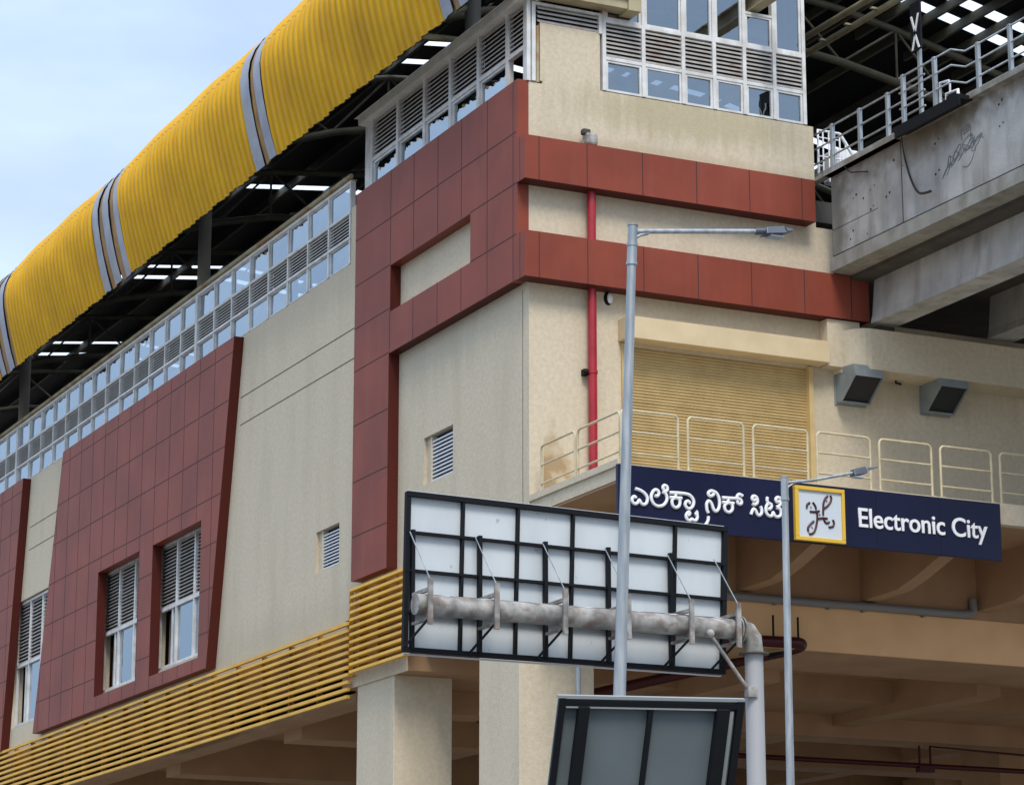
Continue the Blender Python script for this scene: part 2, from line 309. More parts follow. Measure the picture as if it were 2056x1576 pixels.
EMB=[[(3.692,11.374),(3.707,11.444),(3.761,11.479)],[(3.823,11.492),(3.873,11.428),(3.889,11.368)],[(3.776,11.396),(3.785,11.395)],[(3.756,11.318),(3.870,11.321),(3.958,11.344)],[(3.905,11.324),(3.910,11.218),(3.889,11.086),(3.850,10.977),(3.796,10.919),(3.726,10.906)],[(3.838,11.151),(3.749,11.074),(3.707,11.010),(3.714,10.950)],[(3.789,11.025),(3.794,11.029)],[(4.035,11.274),(4.039,11.389),(4.051,11.497),(4.089,11.585),(4.143,11.635)],[(4.047,11.390),(4.128,11.450),(4.193,11.525),(4.217,11.596),(4.197,11.648)],[(4.112,11.537),(4.116,11.545)],[(3.959,11.275),(3.962,11.283)],[(3.918,11.195),(4.007,11.218),(4.121,11.221)],[(4.042,11.206),(4.075,11.148),(4.118,11.136),(4.163,11.163)],[(4.235,11.208),(4.259,11.149),(4.231,11.085),(4.142,11.062)]]
# ================================================================ setting
struct('ground', MB().add([(-1500,-1500,0),(1500,-1500,0),(1500,1500,0),(-1500,1500,0)], [(0,1,2,3)]), 'ground')
struct('road', MB().box(-200,200,-34,-8,-.1,.004), 'asphalt')
mk = MB()
for i in range(-30,31): mk.box(i*6,i*6+3,-21.1,-20.95,.0,.008)
struct('road_marking', mk, 'linep')
struct('pavement', MB().box(-200,200,-8,-5.2,-.1,.14), 'kerb')

# ================================================================ the station
B = thing('station_building', 'elevated metro station with cream walls, dark red panels and a curved yellow roof edge', 'building')
VENT1 = (-4.85,-3.43,13.08,14.06); VENT2 = (-10.68,-9.33,12.22,13.13)
WINS = [(-26.4,-22.35,11.42,14.75), (-21.75,-17.6,11.42,14.70), (-34.9,-31.0,11.42,15.18), (-42,-38,11.42,14.7)]
wl = MB()
rect_holes(wl,'y',-8.9,0,10.9,20.12,0,.3,[VENT1])
rect_holes(wl,'y',-62,-8.9,10.7,18.84,0,.3,[VENT2]+WINS)
side_wall = wl.build('side_wall','creaml',B)
we = MB()
rect_holes(we,'x',.3,6.43,10.3,20.18,-.3,0,[(2.0,6.2,11.88,15.1)])
we.box(-.3,0,6.43,6.82,10.3,18.05); we.box(-.3,0,6.82,16,10.3,16.2)
we.box(-.3,0,.25,1.56,20.18,21.38)
we.box(-.3,0,.3,.3,10.3,10.3)
we.box(-.28,-.06,.02,.25,20.12,21.0)
end_wall = we.build('end_wall','creams',B)
g = MB()
for z in (17.31,16.63):
    for a,b in ((-15.75,-8.06),(-33.8,-30.2),(-60,-47)): g.box(a,b,-.004,.01,z-.012,z+.012)
g.box(-.27,-.255,-.004,.01,11,16.0)
for z in (12.9,14.9): g.box(-8.05,-6.0,.0,.0,z,z)
g.build('wall_groove','groove',B)

# corner trims (slightly uneven render edge)


# ---- red frame cladding, left part
T = .24
fr = MB()
for x0,x1,z0,z1 in ((-8.05,-.05,18.03,20.14),(-2.13,-.05,17.02,18.03),(-8.05,-6.12,17.02,18.03),(-8.05,-.05,16.13,17.02),(-8.05,-6.16,11.6,16.13)):
    fr.box(x0,x1,-T,0.0,z0,z1)
fr.box(-.05,.0,-T,.0,16.13,20.14)
MB().box(-6.16,-6.153,-T,-.001,11.6,16.12).build('side_shade_skin','redshade',B)  # thin skin over the leg's side face, its shade put into the colour
MB().box(-6.12,-6.112,-T,-.001,17.03,18.02).build('side_shade_skin','redshade',B)
MB().box(-6.1,-.3,-T,-.001,16.122,16.128).build('soffit_shade_skin','redshade',B)  # thin skin below the frame, underside shade put into the colour
frame_cl = fr.build('frame_cladding','red',B)
def seams(mb, vs, hs, y, wd=.02, px=.003):
    for x,z0,z1 in vs: mb.box(x-wd/2,x+wd/2,y-px,y+.002,z0,z1)
    for z,x0,x1 in hs: mb.box(x0,x1,y-px-.0005,y+.002,z-wd/2,z+wd/2)
s1 = MB()
seams(s1, [(x,18.04,20.13) for x in (-6.13,-4.92,-3.71,-2.56,-1.35,-.19)]+[(-1.35,17.02,18.04),(-.19,17.02,18.04)]+[(x,16.14,17.03) for x in (-6.13,-4.92,-3.71,-2.56,-1.35,-.19)],
      [(19.08,-8.04,-.06),(18.05,-8.04,-6.13),(18.05,-2.12,-.06),(17.1,-8.04,-6.13),(17.03,-2.12,-.06),(16.15,-8.04,-6.17),(14.95,-8.04,-6.17),(13.72,-8.04,-6.17),(12.54,-8.04,-6.17)], -T)
s1.build('panel_joint','joint',frame_cl)
# ---- bands wrapping the end wall
bands = []
for z0,z1,ye,vs in ((18.03,18.9,6.2,(.04,1.07,2.28,3.48,4.68,5.89)),(16.1,17.0,7.4,(.04,1.07,2.28,3.48,4.68,5.89,6.98))):
    b = MB(); b.box(-.002,.37,-.265,ye,z0,z1)
    o = b.build('band_cladding','red',B); bands.append(o)
    MB().box(.004,.366,-.262,ye-.004,z0-.006,z0-.001).build('soffit_shade_skin','redshade',o)  # skin under the band, its underside shade put into the colour
    s = MB()
    for y in vs: s.box(.368,.373,y-.01,y+.01,z0+.004,z1-.004)
    s.box(.15,.165,-.268,-.26,z0+.004,z1-.004)
    s.build('panel_joint','joint',o)
# ---- slanted red panels
def clip(poly, a, b):
    """keep the part of poly (x,z) to the left of line a->b"""
    def side(p): return (b[0]-a[0])*(p[1]-a[1])-(b[1]-a[1])*(p[0]-a[0])
    o = []
    for i in range(len(poly)):
        p,q = poly[i],poly[(i+1)%len(poly)]; sp,sq = side(p),side(q)
        if sp >= 0: o.append(p)
        if sp*sq < 0:
            t = sp/(sp-sq); o.append((p[0]+(q[0]-p[0])*t, p[1]+(q[1]-p[1])*t))
    return o
def slanted(tl,tr,bl,br,holes,vx,hz,tilt_label=None):
    edges = [(bl,br),(br,tr),(tr,tl),(tl,bl)]
    xs = sorted(set([min(tl[0],bl[0])-.1,max(tr[0],br[0])+.1]+[v for h in holes for v in h[:2]]))
    zs = sorted(set([bl[1],tl[1]]+[v for h in holes for v in h[2:]]))
    mb = MB()
    for i in range(len(xs)-1):
        for j in range(len(zs)-1):
            cx=(xs[i]+xs[i+1])/2; cz=(zs[j]+zs[j+1])/2
            if any(h[0]<cx<h[1] and h[2]<cz<h[3] for h in holes): continue
            p = [(xs[i],zs[j]),(xs[i+1],zs[j]),(xs[i+1],zs[j+1]),(xs[i],zs[j+1])]
            for a,b in edges: p = clip(p,a,b) if p else p
            if len(p) > 2: mb.prism_y(p,-.25,0.0)
    o = mb.build('slanted_cladding','red',B)
    s = MB()
    def segs(kind, c, lo, hi):
        cuts = [lo,hi]
        for h in holes:
            if kind=='v' and h[0]<c<h[1]: cuts += [h[2],h[3]]
            if kind=='h' and h[2]<c<h[3]: cuts += [h[0],h[1]]
        cuts = sorted(v for v in cuts if lo<=v<=hi)
        for a,b in zip(cuts,cuts[1:]):
            m_ = (a+b)/2
            if kind=='v' and any(h[0]<c<h[1] and h[2]<m_<h[3] for h in holes): continue
            if kind=='h' and any(h[2]<c<h[3] and h[0]<m_<h[1] for h in holes): continue
            yield a,b
    H = tl[1]-bl[1]
    xl = lambda z: bl[0]+(tl[0]-bl[0])*(z-bl[1])/H
    xr = lambda z: br[0]+(tr[0]-br[0])*(z-br[1])/(tr[1]-br[1])
    for c in vx:
        lo,hi = bl[1]+.01, tl[1]-.01
        zz = [bl[1]+H*k/200 for k in range(201)]; ok = [z for z in zz if xl(z)+.02<c<xr(z)-.02]
        if not ok: continue
        for a,b in segs('v',c,max(lo,min(ok)),min(hi,max(ok))): s.box(c-.011,c+.011,-.253,-.249,a,b)
    for z in hz:
        for a,b in segs('h',z,xl(z)+.005,xr(z)-.005): s.box(a,b,-.2535,-.249,z-.011,z+.011)
    s.build('panel_joint','joint',o)
    MB().hexa([(br[0]+.001,-.25,br[1]),(tr[0]+.001,-.25,tr[1]),(tr[0]+.001,-.001,tr[1]),(br[0]+.001,-.001,br[1])],[(br[0]+.006,-.25,br[1]),(tr[0]+.006,-.25,tr[1]),(tr[0]+.006,-.001,tr[1]),(br[0]+.006,-.001,br[1])]).build('side_shade_skin','redshade',o)  # skin on the slanted edge, side shade put into the colour
    for h in holes: MB().box(h[0]+.001,h[0]+.006,-.25,-.001,h[2],h[3]).build('side_shade_skin','redshade',o)  # same shade-coloured skin on the jambs of the openings
    return o
HZ = (18.42,17.27,16.17,15.06,13.92,12.84,11.8)
slanted((-29.77,18.79),(-15.63,18.79),(-31.73,10.94),(-17.05,10.94),[(-25.98,-22.47,11.3,14.68),(-21.35,-17.66,11.27,14.64)],
        [-30.15-1.11*0+1.1*k-1.1 for k in range(0,14)], HZ)
slanted((-45.5,18.81),(-33.89,18.81),(-47.4,10.8),(-35.07,10.8),[(-42.2,-38.6,11.3,14.65)], [-46+1.1*k for k in range(12)], HZ)

# ---- windows in the side wall
def side_window(x0,x1,z0,zm,z1,n=3):
    wd = MB(); yf = .10
    xs = [x0+(x1-x0)*i/n for i in range(n+1)]
    for i,x in enumerate(xs): wd.box(x-.045,x+.045,yf-.03,yf+.06,z0,z1)
    for z,h in ((z0+.035,.035),(zm,.05),(z1-.035,.035)): wd.box(x0,x1,yf-.034,yf+.055,z-h,z+h)
    fo = wd.build('window','white',B)
    pn = MB(); sl = MB(); bk = MB()
    for i in range(n):
        a,b = xs[i]+.045, xs[i+1]-.045
        if i % 3 == 0:
            pn.add([(a+ (b-a)*.78,yf+.03,z0+.05),(b,yf+.03,z0+.05),(b,yf+.03,zm-.05),(a+(b-a)*.78,yf+.03,zm-.05)],[(0,1,2,3)])
            MB().box(a+(b-a)*.72,a+(b-a)*.78,yf+.0,yf+.05,z0+.07,zm-.05).build('sash','white',fo)
            MB().box(a+.02,a+(b-a)*.5,yf+.25,yf+.28,z0+.05,zm-.05).build('curtain','louv',fo)
        else:
            pn.add([(a,yf+.03,z0+.05),(b,yf+.03,z0+.05),(b,yf+.03,zm-.05),(a,yf+.03,zm-.05)],[(0,1,2,3)])
        k = 17; dz = (z1-zm-.1)/k
        for q in range(k):
            zz = zm+.05+dz*(q+.5)
            sl.hexa([(a,yf+.01,zz-dz*.36),(b,yf+.01,zz-dz*.36),(b,yf+.05,zz+dz*.02),(a,yf+.05,zz+dz*.02)],[(a,yf+.0,zz-dz*.16),(b,yf+.0,zz-dz*.16),(b,yf+.04,zz+dz*.22),(a,yf+.04,zz+dz*.22)])
    bk.box(x0,x1,yf+.07,yf+.09,zm,z1)
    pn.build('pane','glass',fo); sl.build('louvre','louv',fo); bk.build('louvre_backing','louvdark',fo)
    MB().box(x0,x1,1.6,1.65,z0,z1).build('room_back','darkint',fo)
side_window(-26.36,-22.4,11.46,13.03,14.72)
side_window(-21.68,-17.65,11.46,12.99,14.67)
side_window(-34.86,-31.1,11.46,13.26,15.15)
side_window(-41.9,-38.1,11.46,13.03,14.66)
for x0,x1,z0,z1 in (VENT1,VENT2):
    v = MB(); n = 11; dz = (z1-z0-.1)/n
    for q in range(n):
        z = z0+.03+dz*q
        v.hexa([(x0+.3,.05,z),(x1,.05,z),(x1,.14,z+dz*.35),(x0+.3,.14,z+dz*.35)],[(x0+.3,.05,z+dz*.42),(x1,.05,z+dz*.42),(x1,.14,z+dz*.75),(x0+.3,.14,z+dz*.75)])
    fo = v.build('wall_vent','louvwhite',B)
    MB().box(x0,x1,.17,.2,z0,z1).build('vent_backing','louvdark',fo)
    e = MB(); e.box(x0,x0+.3,.08,.17,z0,z1); e.box(x0+.28,x0+.32,.03,.16,z0,z1); e.box(x0,x1,.10,.17,z0,z0+.03); e.build('vent_frame','cream',fo)

# ---- upper window strips
def louvre_panel(mb_s, p0, p1, z0, z1, n, inward, name='louvre_panel'):
    """p0,p1 (x,y) ends; inward (dx,dy) unit pointing into the building"""
    dz = (z1-z0)/n; ix,iy = inward
    s = MB()
    for q in range(n):
        z = z0+dz*q
        A = (p0[0],p0[1]); Bq = (p1[0],p1[1])
        def pt(P,d,zz): return (P[0]+ix*d,P[1]+iy*d,zz)
        s.hexa([pt(A,.0,z+dz*.08),pt(Bq,.0,z+dz*.08),pt(Bq,.07,z+dz*.66),pt(A,.07,z+dz*.66)],
               [pt(A,.0,z+dz*.46),pt(Bq,.0,z+dz*.46),pt(Bq,.07,z+dz*1.0),pt(A,.07,z+dz*1.0)])
    o = s.build(name,'louv',B)
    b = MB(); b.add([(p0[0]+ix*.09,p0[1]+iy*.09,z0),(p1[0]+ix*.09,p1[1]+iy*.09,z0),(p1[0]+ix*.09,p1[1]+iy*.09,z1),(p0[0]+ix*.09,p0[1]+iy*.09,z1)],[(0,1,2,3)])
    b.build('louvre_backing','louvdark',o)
    return o
def win(p0,p1,z0,z1,inward,gl='glass',fw_=.045,pane=True):
    ix,iy = inward; d = Vector((p1[0]-p0[0],p1[1]-p0[1])); L = d.length; d /= L
    def P(t,dep,z): return (p0[0]+d.x*t+ix*dep, p0[1]+d.y*t+iy*dep, z)
    f = MB()
    def bx(t0,t1,za,zb,a=.0,b=.05): f.hexa([P(t0,a,za),P(t1,a,za),P(t1,a,zb),P(t0,a,zb)],[P(t0,b,za),P(t1,b,za),P(t1,b,zb),P(t0,b,zb)])
    bx(0,fw_,z0,z1); bx(L-fw_,L,z0,z1); bx(fw_,L-fw_,z0,z0+fw_); bx(fw_,L-fw_,z1-fw_,z1)
    o = f.build('window','white',B)
    r1,r2,r3 = (random.uniform(-.008,.008) for _ in range(3))
    if pane: MB().add([P(fw_,.03+r1,z0+fw_),P(L-fw_,.03+r2,z0+fw_),P(L-fw_,.03+r2+r3,z1-fw_),P(fw_,.03+r1+r3,z1-fw_)],[(0,1,2,3)]).build('pane',gl,o)
    return o
IN = (0,1)
xs = [-8.95-1.265*k for k in range(27)]
mul = MB(); rl = MB()
for i,x in enumerate(xs):
    wde = .075 if i in (8,21) else .035
    mul.box(x-wde,x+wde,-.05 if i in (8,21) else -.02,.1,18.85,20.72)
mul.box(-42,-8.9,-.03,.09,19.42,19.48); mul.box(-42,-8.9,-.03,.09,20.00,20.06); mul.box(-42,-8.9,-.03,.09,20.70,20.76)
mul.build('mullion','white',B)
rl.tube([(-62,-.04,20.85),(-8.85,-.04,20.85)],.055,8); rl.box(-62,-8.9,-.02,.12,20.76,20.80)
rl.build('parapet_rail','steelc',B)
for i in range(len(xs)-1):
    a,b = xs[i+1]+.05, xs[i]-.05
    win((a,0.01),(b,0.01),18.86,19.42,IN,fw_=.03)
    win((a,0.01),(b,0.01),20.06,20.70,IN,fw_=.03)
    louvre_panel(None,(a,.01),(b,.01),19.48,20.0,7,IN)
# near box
xn = [-7.75,-6.33,-4.93,-3.62,-2.26,-.92]
m2 = MB()
for x in xn+[-.12]: m2.box(x-.055,x+.055,-.03,.1,20.14,21.8)
m2.box(-7.75,-.1,-.02,.09,20.84,20.92); m2.box(-8.2,-7.95,.02,.12,18.9,21.85)
m2.build('mullion','white',B)
for i in range(5):
    a,b = xn[i]+.06, xn[i+1]-.06
    win((a,.01),(b,.01),20.14,20.84,IN,fw_=.05)
    louvre_panel(None,(a,.01),(b,.01),20.92,21.78,9,IN)
louvre_panel(None,(-.86,.01),(-.18,.01),20.92,21.78,9,IN)
fl = MB(); fl.box(-8.2,.12,-.16,.2,21.80,21.98); fl.add([(-8.35,-.2,21.99),(.2,-.2,21.99),(.2,.6,22.1),(-8.35,.6,22.1)],[(0,1,2,3)])
fl.build('eave_flashing','flash',B)
# end facade windows
INX = (-1,0)
ye = [1.65,2.53,3.43,4.14,4.84,5.54,6.24]
m3 = MB()
for y in ye: m3.box(-.1,.02,y-.04,y+.04,20.2,24.4)
for z in (20.88,21.66): m3.box(-.09,.015,1.63,6.26,z-.035,z+.035)
m3.box(-.09,.015,4.84,5.54,22.36,22.41)
m3.build('mullion','white',B)
for i in range(6):
    a,b = ye[i]+.045, ye[i+1]-.045
    win((0,a),(0,b),20.2,20.845,INX,'glassr',.045)
    louvre_panel(None,(0,a),(0,b),20.92,21.62,8,INX)
    if i == 4: win((0,a),(0,b),21.7,22.36,INX,'glassr',.045)
    else: win((0,a),(0,b),21.7,24.4,INX,'glassr',.045)
louvre_panel(None,(0,.2),(0,1.56),21.38,21.74,4,INX)
c = MB(); c.box(-.05,.03,.06,.14,20.15,21.78); c.box(-.05,.03,.14,1.6,21.73,21.78); c.box(-.05,.03,1.53,1.6,21.36,21.73); c.box(-.06,.03,-.05,.03,20.14,21.8)
c.build('corner_post','white',B)
c = MB(); c.tube([(-.02,.2,20.14),(-.02,.2,21.3)],.04,8); c.build('corner_downpipe','steelc',B)
# eave gutter and sheet over the end wall
c = MB(); c.box(.0,.34,-.1,2.0,21.84,22.04); c.box(-.02,.4,2.0,2.28,21.80,22.10)
gut = c.build('eave_gutter','steelc',B)
c = MB()
for k in range(24):
    y = -.2+k*.1; c.hexa([(.42,y,22.08),(.42,y+.05,22.13),(.42,y+.1,22.08),(.42,y+.05,22.06)],[(-1.6,y,22.32),(-1.6,y+.05,22.37),(-1.6,y+.1,22.32),(-1.6,y+.05,22.30)])
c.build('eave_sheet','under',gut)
c = MB(); c.box(.1,.16,1.85,1.95,22.1,22.5); c.box(.1,.16,2.12,2.2,22.1,22.6); c.build('eave_strut','steelc',gut)
# steel beam coming out of the open bay
c = MB(); c.box(-10,4.0,5.08,5.14,22.5,22.78); c.box(-10,4.0,5.0,5.24,22.78,22.81); c.box(-10,4.0,5.0,5.24,22.47,22.5)
c.build('steel_beam','steelc',B)

# ---- louvre slats along the underside
sl = MB()
for k in range(11):
    z = 10.76-.155*k
    sl.hexa([(-62,-.20,z-.034),(-8.3,-.20,z-.034),(-8.3,-.20,z+.034),(-62,-.20,z+.034)],[(-62,-.12,z-.034),(-8.3,-.12,z-.034),(-8.3,-.12,z+.034),(-62,-.12,z+.034)])
sl.build('slat_screen','tan',B)
sl = MB()
for k in range(12):
    z = 11.40-.157*k; h = .03
    for a,b in (((-8.72,.0),(-7.95,-.30)),((-7.95,-.30),(-5.0,-.30))):
        sl.hexa([(a[0],a[1],z-h),(b[0],b[1],z-h),(b[0],b[1],z+h),(a[0],a[1],z+h)],[(a[0]+.02,a[1]+.09,z-h-.01),(b[0]+(.02 if b[0]<-6 else 0),b[1]+.09,z-h-.01),(b[0]+(.02 if b[0]<-6 else 0),b[1]+.09,z+h-.01),(a[0]+.02,a[1]+.09,z+h-.01)])
sl.build('slat_screen','tan',B)
bk = MB(); bk.box(-62,-30.2,.0,.05,9.95,10.69); bk.box(-24,-8.3,.0,.05,9.7,10.69); bk.box(-30.2,-24,.0,.05,9.9,10.69); bk.box(-20.6,-16,.0,.05,9.3,9.7)
bk.box(-8.3,-5.0,-.04,.0,9.75,11.5)
bk.build('slat_backing','orange',B)
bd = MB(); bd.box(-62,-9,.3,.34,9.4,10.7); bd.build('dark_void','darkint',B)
for k in range(22): MB().box(-10.2-k*1.7,-10.14-k*1.7,-.12,.0,9.2,10.75).build('slat_bracket','orange',B)
for k in range(3): MB().box(-7.7+k*1.0,-7.64+k*1.0,-.2,-.04,9.75,11.45).build('slat_bracket','orange',B)

# ---- columns, beams and soffits under the station
cb = MB(); cb.box(-8.95,-5.54,-.04,.0,9.41,9.71); cb.build('column_cap','cream',B,bevel=.01)
for x0,x1,y1,zt in ((-8.19,-6.25,1.30,9.43),(-2.17,-.42,1.55,9.9)):
    MB().box(x0,x1,.0,y1,0,zt).build('column','cream',B,bevel=.015)
for x in (-16.5,-24.9,-33.3,-41.7):
    MB().box(x-.9,x+.9,9,10.6,0,9.6).build('column','soffit',B)
for x,y in ((-10,17),(-20,22)): MB().box(x-.8,x+.8,y,y+1.6,0,9.6).build('column','soffit',B)
sf = MB()
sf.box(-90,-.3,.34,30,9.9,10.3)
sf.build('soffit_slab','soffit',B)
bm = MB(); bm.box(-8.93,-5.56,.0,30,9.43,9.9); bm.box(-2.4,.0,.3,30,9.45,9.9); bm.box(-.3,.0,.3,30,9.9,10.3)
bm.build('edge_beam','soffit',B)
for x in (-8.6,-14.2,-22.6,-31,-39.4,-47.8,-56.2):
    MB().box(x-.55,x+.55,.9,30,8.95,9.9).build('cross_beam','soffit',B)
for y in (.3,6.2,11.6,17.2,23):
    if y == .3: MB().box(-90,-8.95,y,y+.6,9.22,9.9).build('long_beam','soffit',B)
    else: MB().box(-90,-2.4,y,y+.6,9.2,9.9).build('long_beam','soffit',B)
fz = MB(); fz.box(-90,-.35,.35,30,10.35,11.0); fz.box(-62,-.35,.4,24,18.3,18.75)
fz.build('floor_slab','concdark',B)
bw = MB(); bw.box(-90,-.3,30,30.3,8,18.7); bw.box(-62,-61.7,.3,24,10.3,18.8)
bw.build('rear_wall','soffit',B)

# ---- balcony
bl = MB(); bl.box(.0,3.56,.04,18,11.62,11.86)
slab = bl.build('balcony_slab','cream',B)
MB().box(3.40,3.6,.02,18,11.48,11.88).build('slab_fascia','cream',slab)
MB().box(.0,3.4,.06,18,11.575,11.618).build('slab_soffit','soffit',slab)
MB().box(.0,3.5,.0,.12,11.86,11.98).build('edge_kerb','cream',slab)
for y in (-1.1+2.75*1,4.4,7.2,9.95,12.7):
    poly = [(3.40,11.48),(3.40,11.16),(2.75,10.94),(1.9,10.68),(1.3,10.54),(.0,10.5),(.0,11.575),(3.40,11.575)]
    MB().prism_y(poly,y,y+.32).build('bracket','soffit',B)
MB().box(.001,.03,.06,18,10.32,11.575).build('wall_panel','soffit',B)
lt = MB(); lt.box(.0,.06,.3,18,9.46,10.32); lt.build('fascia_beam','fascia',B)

# ---- roller shutter and hood
sh = MB(); n = 54; z0,z1 = 11.88,15.12; ny = 2
prof = []
for k in range(n*4+1):
    z = z0+(z1-z0)*k/(n*4); prof.append((-.09+(.020,-.004,-.020,.006)[k%4]+(.006 if (k//4)%9==0 else 0), z))
vs = []; 
for x,z in prof: vs += [(x,2.02,z),(x,6.18,z)]
sh.add(vs,[(2*i,2*i+1,2*i+3,2*i+2) for i in range(len(prof)-1)],True)
shut = sh.build('roller_shutter','creampaint',B)
for y in (1.96,6.14): MB().box(-.14,.05,y,y+.10,11.88,15.12).build('guide_rail','creampaint',shut)
hd = MB(); hd.box(.0,.40,1.9,6.42,15.15,15.58); MB().box(.0,.30,6.44,7.2,15.12,16.08).build('wall_block','cream',B)
hd.build('shutter_hood','creamhood',B,bevel=.008)

# ================================================================ roof
RP = [(y_+.11,z_+.095) for y_,z_ in [(-1.24,21.62),(-1.38,22.05),(-1.50,22.5),(-1.60,22.95),(-1.67,23.35),(-1.70,23.72),(-1.66,24.02),(-1.55,24.32),(-1.36,24.60),(-1.10,24.85),(-.7,25.12),(.0,25.45),(.8,25.75)]]
def rnorm(i):
    a = RP[max(0,i-1)]; b = RP[min(len(RP)-1,i+1)]
    ty,tz = b[0]-a[0], b[1]-a[1]; L = math.hypot(ty,tz); return (-tz/L, ty/L)
groups = []        # stripe groups: (x0,x1,[grey bands])
for c0 in (-1.4,-11.9,-23.25,-33.4,-44.0,-54.5):
    if c0 == -11.9: groups.append((-11.9,-10.5,[(-11.85,-11.3),(-11.0,-10.55)]))
    elif c0 == -1.4: groups.append((-1.42,-.2,[(-1.38,-.95),(-.65,-.25)]))
    else: groups.append((c0,c0+2.25 if c0==-23.25 else c0+1.75,[(c0+.03,c0+.5),(c0+.92,c0+1.4)]+([(c0+1.82,c0+2.22)] if c0==-23.25 else [])))
def in_group(x):
    for g0,g1,bs in groups:
        if g0 <= x <= g1:
            return 'grey' if any(a <= x <= b for a,b in bs) else 'rust'
    return 'yellow'
edges_g = sorted([(g0,g1) for g0,g1,_ in groups])
def bulge(x):
    for (a0,a1),(b0,b1) in zip(edges_g,edges_g[1:]):
        if a1 < x < b0:
            t = (x-a1)/(b0-a1); return .055*math.sin(math.pi*t)**.6
    return 0 if x < -.2 else .05
pitch_ = .31; step = pitch_/8
nx = int((1.6+70)/step)
X_ = [1.6-step*i for i in range(nx+1)]
meshes = {'yellow':MB(),'grey':[MB() for _ in groups],'rust':[MB() for _ in groups]}
rows = {}
def rowpts(x, kind):
    ph = (x % pitch_)/pitch_
    prof_ = 1 if ph < .30 else (1-(ph-.30)/.12 if ph < .42 else (0 if ph < .88 else (ph-.88)/.12))
    off = prof_*.05 if kind == 'yellow' else (.04 if kind == 'grey' else .0)
    bg_ = bulge(x) if kind == 'yellow' else 0
    o = []
    for i,(y,z) in enumerate(RP):
        ny_,nz_ = rnorm(i); k = off+bg_*min(1,max(0,(i-1)/5)) + (.012*math.sin(x*1.7+i) if kind!='grey' else 0)
        jz = 0
        if i == 0: jz = -.03*math.floor((x*1.0)%1.24/.62) 
        o.append((x,y+ny_*k,z+nz_*k+jz))
    return o
for i in range(nx):
    xm = (X_[i]+X_[i+1])/2; kd = in_group(xm); mb = meshes[kd] if kd == 'yellow' else meshes[kd][[g_[0] <= xm <= g_[1] for g_ in groups].index(True)]
    a = rowpts(X_[i],kd); b = rowpts(X_[i+1],kd); nn = len(a)
    mb.add(a+b,[(j,j+1,nn+j+1,nn+j) for j in range(nn-1)],True)
roof = meshes['yellow'].build('roof_edge_sheet','yellow',B)
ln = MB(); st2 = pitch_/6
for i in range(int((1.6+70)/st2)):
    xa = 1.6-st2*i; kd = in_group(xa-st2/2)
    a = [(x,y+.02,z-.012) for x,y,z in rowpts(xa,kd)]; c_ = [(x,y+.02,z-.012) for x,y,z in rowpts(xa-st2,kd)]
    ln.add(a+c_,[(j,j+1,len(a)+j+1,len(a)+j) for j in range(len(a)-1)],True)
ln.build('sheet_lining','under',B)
lj = MB()
for i in range(int(71/step)):
    xa = 1.6-step*i
    if in_group(xa) != 'yellow' or in_group(xa-step) != 'yellow': continue
    def pp_(x):
        q = rowpts(x,'yellow'); a_,b_ = q[6],q[7]; u = .5+.12*math.sin(x*.9)
        c_ = [a_[t]+(b_[t]-a_[t])*u for t in range(3)]; return (c_[0],c_[1]-.004,c_[2]+.003),(c_[0],c_[1]-.004+.012,c_[2]+.026)
    p1,p2 = pp_(xa); q1,q2 = pp_(xa-step)
    lj.add([p1,q1,q2,p2],[(0,1,2,3)])
lj.build('lap_joint','rust',B)
for m_ in meshes['grey']: m_.build('roof_stripe','roofgrey',B)
for m_ in meshes['rust']: m_.build('roof_flashing','rust',B)
# lining under the edge and the vault with translucent strips
VP = [(-1.15,21.9),(-1.5,23.7),(-1.0,24.7),(.8,25.62),(3,26.35),(7,26.8),(12,26.35),(17,25.25),(23,23.6)]
def vz(y):
    for (a,b),(c_,d) in zip(VP,VP[1:]):
        if a <= y <= c_ and c_ > a: return b+(d-b)*(y-a)/(c_-a)
    return VP[-1][1]
strips = [(-6.02,-5.62),(-5.12,-4.72),(-15.6,-15.25),(-14.2,-13.9),(-26.9,-26.5),(-25.3,-25.0),(-37.3,-36.9),(-35.9,-35.6),(-48.2,-47.8),(-46.4,-46.1)]
cuts = sorted([1.5,-130]+[v for s_ in strips for v in s_])
vt = MB(); skl = []
for a,b in zip(cuts,cuts[1:]):
    isk = any(abs(a-s_[0])<1e-6 and abs(b-s_[1])<1e-6 for s_ in strips)
    prof_ = [(y,z) for y,z in VP if y >= .8] if isk else VP
    n_ = len(prof_)
    mb = MB() if isk else vt
    mb.add([(a,y,z) for y,z in prof_]+[(b,y,z) for y,z in prof_],[(j,j+1,n_+j+1,n_+j) for j in range(n_-1)])
    if isk:
        mb.build('skylight','skylight',B)
        vt.add([(a,y,z) for y,z in VP[:4]]+[(b,y,z) for y,z in VP[:4]],[(j,j+1,5+j,4+j) for j in range(3)])
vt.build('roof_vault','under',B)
for k in range(32):
    y = .9+k*.7; z = vz(y)
    MB().box(-120 if k%2==0 else -8,1.4,y-.04,y+.04,z-.26,z-.03).build('purlin','steel',B)
for x in (-6.6,-15.6,-23.9,-32.4,-40.8,-49):
    t = MB()
    ys = [.6+1.55*k for k in range(15)]
    lo = [(x,y,vz(y)-1.75) for y in ys]; hi_ = [(x,y,vz(y)-.42) for y in ys]
    t.tube(lo,.10,8); t.tube(hi_,.09,8)
    for k in range(len(ys)-1): t.tube([lo[k],hi_[k+1]] if k%2 else [hi_[k],lo[k+1]],.035,6)
    for k in range(0,len(ys),2): t.tube([lo[k],hi_[k]],.035,6)
    t.build('roof_truss','steel',B)
for x in (-3.9,-20.5,-37.3): MB().tube([(x,.62,18.7),(x,.62,24.6)],.17,14).build('roof_column','colgrey',B)
